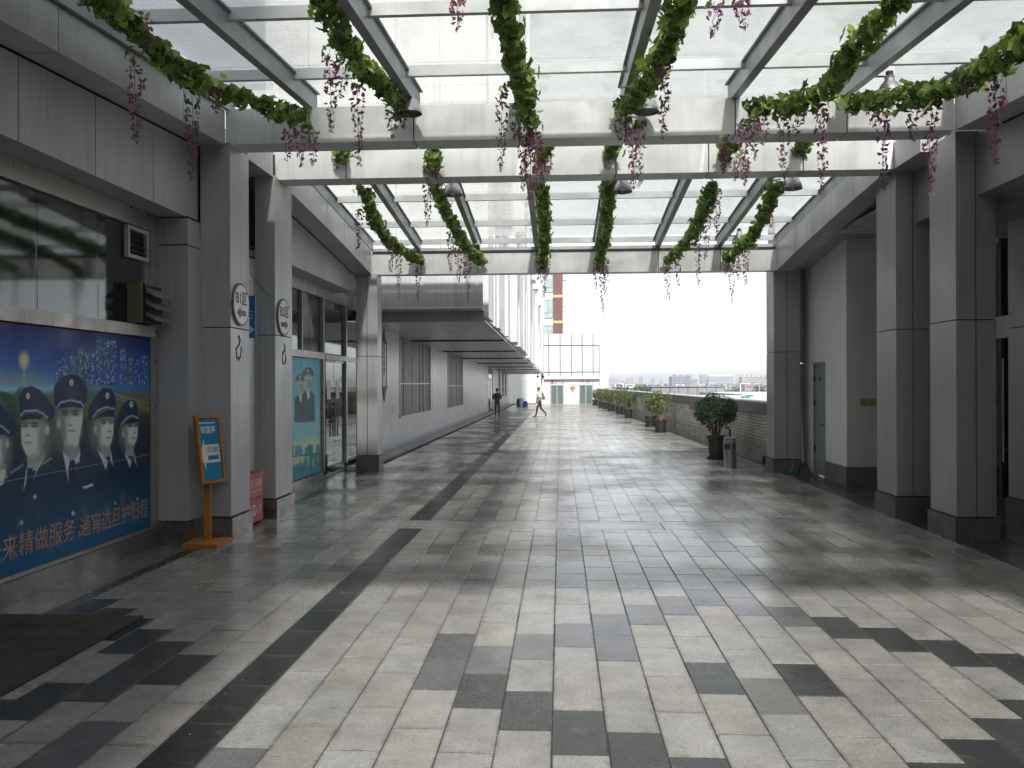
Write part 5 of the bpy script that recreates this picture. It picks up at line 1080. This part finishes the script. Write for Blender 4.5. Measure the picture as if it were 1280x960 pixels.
YG = [(0.07, 0.14, 0.028), (0.09, 0.17, 0.04), (0.14, 0.20, 0.05), (0.045, 0.09, 0.02), (0.20, 0.19, 0.07), (0.16, 0.09, 0.045)]
def shrub(x, y, r, h, seed, label):
    t = thing('potted_shrub', (x, y, 0), label, 'potted shrub', 'potted shrubs along the parapet'); ph = .46; pot(t, x, y, .26, ph); q_ = random.Random(seed)
    s = MB(); lf = MB()
    for i in range(13):
        a = q_.uniform(0, 6.28); sp = r * q_.uniform(.2, 1); top = h * q_.uniform(.72, 1.0); p0 = Vector((x + .04 * math.cos(a), y + .04 * math.sin(a), ph)); p1 = Vector((x + sp * .5 * math.cos(a), y + sp * .5 * math.sin(a), ph + (top - ph) * .5)); p2 = Vector((x + sp * math.cos(a), y + sp * math.sin(a), top)); s.tube([p0, p1, p2], [.014, .009, .004], 5)
        for k in range(62):
            f_ = q_.uniform(.32, 1.02); c = (p0.lerp(p1, f_ * 2) if f_ < .5 else p1.lerp(p2, f_ * 2 - 1)) + Vector((q_.gauss(0, .09), q_.gauss(0, .09), q_.gauss(0, .06)))
            leafset(lf, c, (q_.gauss(0, 1), q_.gauss(0, 1), 1.0), q_.uniform(.07, .13), q_, 'oval', tuple(v_ * q_.uniform(.8, 1.2) for v_ in q_.choice(YG[:5] if q_.random() < .93 else YG[4:])))
    s.build('stems', mat('shrub_stem', (0.22, 0.13, 0.08), 0.8), t); lf.build('foliage', BUSHL, t, kind='stuff')
for i, (x, y, r, h, lb) in enumerate(((3.97, 33.7, .55, 1.72, 'tall leggy potted shrub with reddish stems, first in the row after the big bush'), (4.05, 38.2, .55, 1.62, 'bushy potted shrub paired with the tall leggy one'), (3.82, 47.6, .6, 1.62, 'potted shrub standing alone after the pair along the parapet'), (3.75, 53.8, .6, 1.66, 'potted shrub fourth in the row along the parapet'), (3.56, 59.4, .6, 1.6, 'potted shrub fifth in the row along the parapet'), (3.46, 63.9, .6, 1.5, 'potted shrub sixth in the row along the parapet'), (3.30, 68.1, .55, 1.45, 'potted shrub seventh in the row along the parapet'), (3.13, 76.5, .5, 1.4, 'small potted shrub last in the row beside the canteen door'))):
    shrub(x, y, r, h, 40 + i, lb)
# ash bin
SS = mat('bin_steel', (0.50, 0.50, 0.49), 0.3, 1.0, var=0.12, vscale=3, stretch=(8, 8, .6))
ab = thing('ash_bin', (3.87, 19.5, 0), 'cylindrical steel litter bin beside the round bush', 'litter bin')
m = MB(); m.lathe((3.87, 19.5, 0), [(0, 0), (.135, 0), (.138, .02), (.138, .43), (.13, .43)], 28); m.build('body', SS, ab, smooth=False)
m = MB(); m.lathe((3.87, 19.5, 0), [(.128, .425), (.128, .55)], 28); m.build('opening', BLACK, ab)
m = MB(); m.lathe((3.87, 19.5, 0), [(.13, .55), (.139, .55), (.139, .69), (.12, .70), (0, .70)], 28); m.build('head', SS, ab)
for q in (0.6, 2.7, 4.7): m = MB(); m.box(3.87 + .132 * math.cos(q) - .02, 3.87 + .132 * math.cos(q) + .02, 19.5 + .132 * math.sin(q) - .02, 19.5 + .132 * math.sin(q) + .02, .428, .552); m.build('support', SS, ab)
pi = MB(); pi.tube([(3.90, 19.62, 0.0), (3.90, 19.66, .70), (3.90, 19.66, .86), (3.86, 19.66, .91), (3.80, 19.66, .88)], [.03, .03, .03, .036, .04], 10); solo(pi, 'bent_pipe', BLACK, 'black hooked pipe standing up behind the steel litter bin', 'pipe')

# broom and dustpan in the corner
bm_ = thing('broom', (5.2, 17.9, 0), 'broom with a pale handle leaning by the service door', 'broom')
m = MB(); m.tube([(5.22, 18.62, 1.32), (5.14, 18.2, .22)], .012, 8); m.build('handle', mat('broom_pale', (.5, .5, .48), .5), bm_); m = MB(); m.hexa([(4.98, 18.05, 0.0), (5.3, 18.0, 0.0), (5.3, 18.25, 0), (4.98, 18.28, 0), (5.10, 18.12, .24), (5.18, 18.12, .24), (5.18, 18.19, .24), (5.10, 18.19, .24)]); m.build('bristles', BLACK, bm_)
dp = thing('dustpan', (4.95, 18.3, 0), 'green dustpan lying beside the broom', 'dustpan')
m = MB(); m.hexa([(4.86, 18.12, 0.003), (5.0, 18.1, 0.003), (5.0, 18.4, .003), (4.86, 18.4, .003), (4.86, 18.12, .05), (5.0, 18.1, .09), (5.0, 18.4, .12), (4.86, 18.4, .10)]); m.build('pan', mat('pan_green', (0.03, 0.15, 0.105), .5), dp); m = MB(); m.tube([(4.96, 18.4, .1), (5.19, 18.66, 1.1)], .01, 6); m.build('handle', FRAME, dp)
# bags and bottles far along the wall
sb = MB(); sb.lathe((-2.95, 72, 0), [(0, 0), (.19, 0), (.20, .25), (.15, .42), (.07, .48), (0, .48)], 12); solo(sb, 'blue_bag', mat('bag_blue', (.03, .10, .45), .6), 'blue sack standing at the foot of the far wall', 'sack')
sb = MB(); sb.lathe((-3.6, 72.6, 0), [(0, 0), (.15, 0), (.15, .5), (.1, .56), (.1, .68), (0, .68)], 12); solo(sb, 'black_bin', BLACK, 'black bin standing left of the blue sack', 'bin')
sb = MB(); sb.lathe((-3.27, 72.3, 0), [(0, 0), (.2, 0), (.22, .66), (.18, .7), (0, .7)], 12); solo(sb, 'white_bucket', WHITE, 'white bucket between the black bin and blue sack', 'bucket')
sb = MB(); sb.box(-2.1, -1.75, 74, 74.5, 0, .68); sb.box(-2.12, -1.73, 73.98, 74.52, .68, .73); solo(sb, 'white_crate', WHITE, 'white lidded crate by the canteen corner', 'crate')
cc = thing('security_camera', (-1.72, 78.6, 2.6), 'small dark security camera pair under the overhang corner', 'camera')
for dx in (-.35, .15): m = MB(); m.lathe((-1.72 + dx, 78.6, 2.50), [(0, 0), (.09, .03), (.11, .12), (.11, .2), (0, .2)], 12); m.build('dome', BLACK, cc); box('bracket', BLACK, cc, -1.74 + dx, -1.70 + dx, 78.58, 78.62, 2.69, 2.9)
dp_ = MB(); dp_.tube([(-1.62, 78.9, 2.9), (-1.66, 78.9, .0)], [.16, .05], 10); solo(dp_, 'downpipe', WHITE, 'white tapering downpipe under the far corner of the overhang', 'pipe')

# ================================================================== people
def skin_person(root, J, E, rad, regions, mats, name='body', sub=2):
    names = list(J); me = bpy.data.meshes.new('tmp'); me.from_pydata([J[n] for n in names], [(names.index(a), names.index(b)) for a, b in E], [])
    ob = bpy.data.objects.new('tmp', me); COL.objects.link(ob); sk = ob.modifiers.new('s', 'SKIN'); sk.use_smooth_shade = True
    sv = me.skin_vertices[0].data
    for i, n in enumerate(names): r_ = rad[n]; sv[i].radius = r_ if isinstance(r_, tuple) else (r_, r_); sv[i].use_root = (n == names[0])
    ss = ob.modifiers.new('u', 'SUBSURF'); ss.levels = ss.render_levels = sub; bpy.context.view_layer.update()
    nm = bpy.data.meshes.new_from_object(ob.evaluated_get(bpy.context.evaluated_depsgraph_get())); bpy.data.objects.remove(ob)
    seg = [(Vector(J[a]), Vector(J[b]), regions.get((a, b), 0)) for a, b in E]; nm.materials.clear()
    for m_ in mats: nm.materials.append(m_)
    for p in nm.polygons:
        c = p.center; best, bi = 1e9, 0
        for a, b, rgn in seg:
            ab_ = b - a; t = max(0, min(1, (c - a).dot(ab_) / max(1e-9, ab_.length_squared))); d = (c - a - ab_ * t).length
            if d < best: best, bi = d, (rgn(t) if callable(rgn) else rgn)
        p.material_index = bi
    nm.name = name; o = bpy.data.objects.new(name, nm); COL.objects.link(o); o.parent = root; ORI[o.name] = ORI[root.name]; return o
def head(root, base, fwd, skinm, hairm, s=1.0, bun=False):
    """a shaped head with nose, ears, eyes and hair; base = neck top, fwd = unit facing vector (local coords)"""
    f_ = Vector(fwd).normalized(); r_ = f_.cross(UP); c = Vector(base) + UP * .115 * s + f_ * .015; m = MB(); n, k = 16, 12
    def pt(th, ph):
        d = Vector((math.cos(ph) * math.cos(th), math.cos(ph) * math.sin(th), math.sin(ph))); jaw = 1 - .28 * max(0, -d.z) * (1 if d.x > -.2 else .6)
        return c + f_ * (d.x * .098 * s * (1.02 if d.x < 0 else .95)) * jaw + r_ * (d.y * .076 * s * jaw) + UP * (d.z * .122 * s)
    b = 0
    for j in range(k + 1):
        for i in range(n): m.v.append(tuple(pt(2 * math.pi * i / n, -math.pi / 2 + math.pi * j / k)))
    for j in range(k):
        for i in range(n): m.quadface((j * n + i, j * n + (i + 1) % n, (j + 1) * n + (i + 1) % n, (j + 1) * n + i))
    def P(x, y, z): return tuple(c + f_ * x * s + r_ * y * s + UP * z * s)
    m.hexa([P(.08, -.016, -.035), P(.08, .016, -.035), P(.085, .01, .02), P(.085, -.01, .02), P(.115, -.012, -.032), P(.115, .012, -.032), P(.093, .005, .022), P(.093, -.005, .022)])
    for sgn in (-1, 1):
        m.hexa([P(-.015, sgn * .07, -.03), P(.012, sgn * .07, -.03), P(.012, sgn * .072, .025), P(-.015, sgn * .072, .025), P(-.02, sgn * .085, -.02), P(.008, sgn * .085, -.02), P(.01, sgn * .09, .03), P(-.02, sgn * .09, .03)])
        m.hexa([P(.085, sgn * .03 - .012, .005), P(.085, sgn * .03 + .012, .005), P(.085, sgn * .03 + .012, .016), P(.085, sgn * .03 - .012, .016), P(.092, sgn * .03 - .01, .006), P(.092, sgn * .03 + .01, .006), P(.092, sgn * .03 + .01, .015), P(.092, sgn * .03 - .01, .015)], 1)
    m.hexa([P(.08, -.025, -.066), P(.08, .025, -.066), P(.08, .025, -.056), P(.08, -.025, -.056), P(.092, -.02, -.064), P(.092, .02, -.064), P(.092, .02, -.057), P(.092, -.02, -.057)], 2)
    h = m.build('head', [skinm, INK, mat('lip', (.35, .13, .11), .5)], None, smooth=True); h.parent = root
    hm = MB()
    for j in range(7):
        for i in range(n):
            th, ph = 2 * math.pi * i / n, (-.25 if math.cos(2 * math.pi * i / n) < .35 else .5) + (math.pi / 2 + .25) * j / 6 if False else 0
            lo = -.35 if math.cos(th) < .3 else .42; ph = lo + (math.pi / 2 - lo) * j / 6; p = pt(th, ph); hm.v.append(tuple(c + (p - c) * 1.09 + UP * .004))
    for j in range(6):
        for i in range(n): hm.quadface((j * n + i, j * n + (i + 1) % n, (j + 1) * n + (i + 1) % n, (j + 1) * n + i))
    if bun: hm.lathe(tuple(c - f_ * .085 + UP * .09), [(0, -.06), (.05, -.04), (.06, 0), (.045, .045), (0, .06)], 10)
    ho = hm.build('hair', hairm, None, smooth=True); ho.parent = h
def fingers(J, E, rad, w, d, side, pal):
    """palm + five fingers from wrist joint w along d"""
    d = Vector(d).normalized(); s = Vector(side).normalized(); w0 = Vector(J[w]); pn = pal; J[pn] = tuple(w0 + d * .08); E.append((w, pn)); rad[pn] = (.028, .02)
    for i, (o, ln) in enumerate(((-.027, .07), (-.009, .08), (.009, .075), (.027, .06))):
        a, b = pn + 'f%d' % i, pn + 'g%d' % i; J[a] = tuple(Vector(J[pn]) + s * o + d * .035); J[b] = tuple(Vector(J[a]) + d * ln * .6 + s.cross(d) * .02); rad[a] = .0095; rad[b] = .0075; E += [(pn, a), (a, b)]
    t = pn + 't'; J[t] = tuple(w0 + d * .05 - s * .05); rad[t] = .011; E.append((w, t)); t2 = t + '2'; J[t2] = tuple(w0 + d * .085 - s * .06); rad[t2] = .008; E.append((t, t2))
SKIN = mat('skin', (0.42, 0.24, 0.16), 0.55, var=.06); HAIR = mat('hair_black', (0.012, 0.011, 0.012), 0.5); SHIRT = mat('shirt_white', (0.80, 0.80, 0.80), 0.7, bump=.2, bscale=14); TROU = mat('trousers_navy', (0.022, 0.022, 0.032), 0.75, bump=.2, bscale=14); SHOE = mat('shoe_black', (0.012, 0.012, 0.012), 0.35); JACK = mat('jacket_olive', (0.03, 0.036, 0.026), 0.8, var=.3, vscale=9, bump=.3, bscale=14); CAMO = mat('trousers_camo', (0.085, 0.085, 0.06), 0.85, var=.75, vscale=11)
# walking man, facing left (-x)
mn = thing('person', (-1.2, 48.8, 0), 'walking man in white short sleeved shirt and dark trousers', 'person')
J = dict(pel=(0, 0, .93), wst=(0, 0, 1.08), chs=(-.02, 0, 1.30), nk=(-.02, 0, 1.45), nkt=(-.035, 0, 1.52), hl=(.0, -.09, .90), hr=(0, .09, .90), kl=(-.12, -.09, .50), al=(-.20, -.09, .09), fl=(-.36, -.09, .035), kr=(.10, .09, .50), ar=(.40, .09, .19), fr=(.33, .09, .045), sl=(-.015, -.18, 1.40), sr=(-.015, .18, 1.40), el=(.03, -.22, 1.13), er=(-.05, .23, 1.13), wl=(-.10, -.22, .93), wr=(-.16, .23, .92))
E = [('pel', 'wst'), ('wst', 'chs'), ('chs', 'nk'), ('nk', 'nkt'), ('pel', 'hl'), ('pel', 'hr'), ('hl', 'kl'), ('kl', 'al'), ('al', 'fl'), ('hr', 'kr'), ('kr', 'ar'), ('ar', 'fr'), ('chs', 'sl'), ('chs', 'sr'), ('sl', 'el'), ('sr', 'er'), ('el', 'wl'), ('er', 'wr')]
rad = dict(pel=(.125, .15), wst=(.12, .145), chs=(.13, .165), nk=.062, nkt=.052, hl=.10, hr=.10, kl=.065, al=.045, fl=(.04, .03), kr=.065, ar=.045, fr=(.04, .03), sl=.07, sr=.07, el=.046, er=.046, wl=.03, wr=.03)
fingers(J, E, rad, 'wl', (-.3, 0, -1), (1, 0, -.3), 'pal'); fingers(J, E, rad, 'wr', (-.3, 0, -1), (1, 0, -.3), 'par')
reg = {('wst', 'chs'): 1, ('chs', 'nk'): 1, ('pel', 'wst'): lambda t: 2 if t < .55 else 1, ('nk', 'nkt'): lambda t: 1 if t < .25 else 0, ('chs', 'sl'): 1, ('chs', 'sr'): 1, ('sl', 'el'): lambda t: 1 if t < .8 else 0, ('sr', 'er'): lambda t: 1 if t < .8 else 0, ('al', 'fl'): 3, ('ar', 'fr'): 3}
for a in ('pel', ): reg[('pel', 'hl')] = reg[('pel', 'hr')] = 2
for a in ('hl', 'hr'): reg[(a, 'k' + a[1])] = 2; reg[('k' + a[1], 'a' + a[1])] = lambda t: 2 if t < .92 else 3
skin_person(mn, J, E, rad, reg, [SKIN, SHIRT, TROU, SHOE]); head(mn, (-.035, 0, 1.50), (-1, .05, -.12), SKIN, HAIR)
bpk = thing('backpack', (-1.0, 48.8, 1.0), 'olive backpack worn by the walking man', 'backpack'); OL = mat('pack_olive', (0.085, 0.10, 0.055), .8, bump=.3, bscale=20)
m = MB(); bx_ = -1.06
m.hexa([(bx_, 48.67, 1.02), (bx_ + .17, 48.69, 1.02), (bx_ + .17, 48.91, 1.02), (bx_, 48.93, 1.02), (bx_, 48.70, 1.42), (bx_ + .08, 48.72, 1.43), (bx_ + .08, 48.88, 1.43), (bx_, 48.90, 1.42)]); m.hexa([(bx_ + .165, 48.71, 1.05), (bx_ + .22, 48.73, 1.07), (bx_ + .22, 48.87, 1.07), (bx_ + .165, 48.89, 1.05), (bx_ + .14, 48.71, 1.22), (bx_ + .17, 48.73, 1.2), (bx_ + .17, 48.87, 1.2), (bx_ + .14, 48.89, 1.22)]); bo = m.build('pack', OL, bpk)
for s_ in (-1, 1): m = MB(); m.tube([(bx_ + .02, 48.8 + s_ * .11, 1.38), (-1.22, 48.8 + s_ * .13, 1.455), (-1.35, 48.8 + s_ * .12, 1.36), (-1.33, 48.8 + s_ * .16, 1.15), (bx_ + .02, 48.8 + s_ * .13, 1.06)], .018, 6); m.build('strap', OL, bpk)
# standing person seen from behind, by the door
wm = thing('person', (-3.7, 49.5, 0), 'person in dark olive jacket and mottled trousers standing by the wall', 'person')
J = dict(pel=(0, 0, .90), wst=(0, .0, 1.04), chs=(.0, .02, 1.25), nk=(0, .02, 1.38), nkt=(0, .04, 1.46), hl=(-.085, 0, .88), hr=(.085, 0, .88), kl=(-.10, .03, .48), al=(-.09, -.02, .08), fl=(-.11, .12, .035), kr=(.10, .04, .48), ar=(.11, .0, .08), fr=(.13, .14, .035), sl=(-.17, .02, 1.33), sr=(.17, .02, 1.33), el=(-.24, .03, 1.07), er=(.24, .03, 1.07), wl=(-.10, .22, 1.04), wr=(.08, .24, 1.06))
E = [('pel', 'wst'), ('wst', 'chs'), ('chs', 'nk'), ('nk', 'nkt'), ('pel', 'hl'), ('pel', 'hr'), ('hl', 'kl'), ('kl', 'al'), ('al', 'fl'), ('hr', 'kr'), ('kr', 'ar'), ('ar', 'fr'), ('chs', 'sl'), ('chs', 'sr'), ('sl', 'el'), ('sr', 'er'), ('el', 'wl'), ('er', 'wr')]
rad = dict(pel=(.155, .13), wst=(.145, .125), chs=(.165, .125), nk=.06, nkt=.05, hl=.105, hr=.105, kl=.075, al=.05, fl=(.04, .03), kr=.075, ar=.05, fr=(.04, .03), sl=.075, sr=.075, el=.055, er=.055, wl=.035, wr=.035)
fingers(J, E, rad, 'wl', (1, .1, 0), (0, 0, 1), 'pal'); fingers(J, E, rad, 'wr', (-1, .1, 0), (0, 0, 1), 'par')
reg = {k_: 1 for k_ in (('pel', 'wst'), ('wst', 'chs'), ('chs', 'nk'), ('chs', 'sl'), ('chs', 'sr'), ('sl', 'el'), ('sr', 'er'), ('el', 'wl'), ('er', 'wr'))}
reg[('nk', 'nkt')] = lambda t: 1 if t < .4 else 0
for a in 'lr': reg[('pel', 'h' + a)] = 1; reg[('h' + a, 'k' + a)] = lambda t: 1 if t < .12 else 2; reg[('k' + a, 'a' + a)] = 2; reg[('a' + a, 'f' + a)] = 3
skin_person(wm, J, E, rad, reg, [SKIN, JACK, CAMO, mat('shoe_tan', (.10, .07, .05), .6)]); head(wm, (0, .04, 1.44), (-.35, .93, -.05), SKIN, HAIR, bun=True)

# ================================================================== trees beyond the parapet
TL_ = mat('far_tree_leaf', (1, 1, 1), 0.7, attr='tint', var=.2, vscale=.4, trans=.1); rg3 = random.Random(21)
def tree_mesh():
    lf = MB(); tr = MB(); tr.tube([(0, 0, 0), (.1, .05, 2.5), (0, .2, 5.5)], [.28, .2, .08], 7)
    for i in range(5): a = rg3.uniform(0, 6.28); tr.tube([(0.05, .05, 2.4 + i * .4), (1.5 * math.cos(a), 1.5 * math.sin(a), 4.6 + i * .4)], [.1, .03], 5)
    cl = [(Vector((rg3.gauss(0, 1.3), rg3.gauss(0, 1.3), 5.2 + rg3.gauss(0, 1.3))), rg3.uniform(.9, 1.6)) for _ in range(14)]
    for c, r_ in cl:
        sh = rg3.uniform(.7, 1.25)
        for k in range(55): d = Vector((rg3.gauss(0, 1), rg3.gauss(0, 1), rg3.gauss(0, 1))).normalized() * r_ * rg3.random() ** .4; leafset(lf, c + d, d + Vector((0, 0, .4)), rg3.uniform(.35, .6), rg3, 'oval', tuple(v_ * sh for v_ in (0.05, 0.085, 0.03)))
    return tr, lf
tr, lf = tree_mesh(); first = thing('tree', (0, 0, 0), 'x', 'tree'); tr.build('trunk', BARK, first); lf.build('crown', TL_, first)
spots = [(778, 140), (784, 150), (789, 155), (796, 160), (801, 170), (806, 165), (812, 180), (818, 170), (824, 185), (830, 180), (836, 190), (951, 210), (957, 215), (945, 220), (905, 240), (915, 235)]
for i, (x, d) in enumerate(spots):
    t = first if i == 0 else copy_tree(first); p = onY(x, 480, d); t.location = (p.x, d, GROUND_Z); s_ = (onY(x, rg3.uniform(479, 484.5), d).z - GROUND_Z) / 7.6; t.scale = (s_, s_, s_); t.rotation_euler = (0, 0, rg3.uniform(0, 6.28))
    tag(t, 'mid green tree in the hazy strip beyond the parapet', 'tree', 'trees beyond the parapet')

# ================================================================== haze over the town
hz = MB(); hz.box(-2100, 2100, -420, 3100, GROUND_Z - 1, 24)
hm = bpy.data.materials.new('haze'); hm.use_nodes = True; hn = hm.node_tree.nodes; hn.remove(hn['Principled BSDF'])
pv = hn.new('ShaderNodeVolumePrincipled'); pv.inputs['Color'].default_value = (0.96, 0.97, 1.0, 1); pv.inputs['Density'].default_value = 0.00055
hm.node_tree.links.new(pv.outputs[0], hn['Material Output'].inputs['Volume'])
hzo = hz.build('haze', hm); hzo['kind'] = 'stuff'
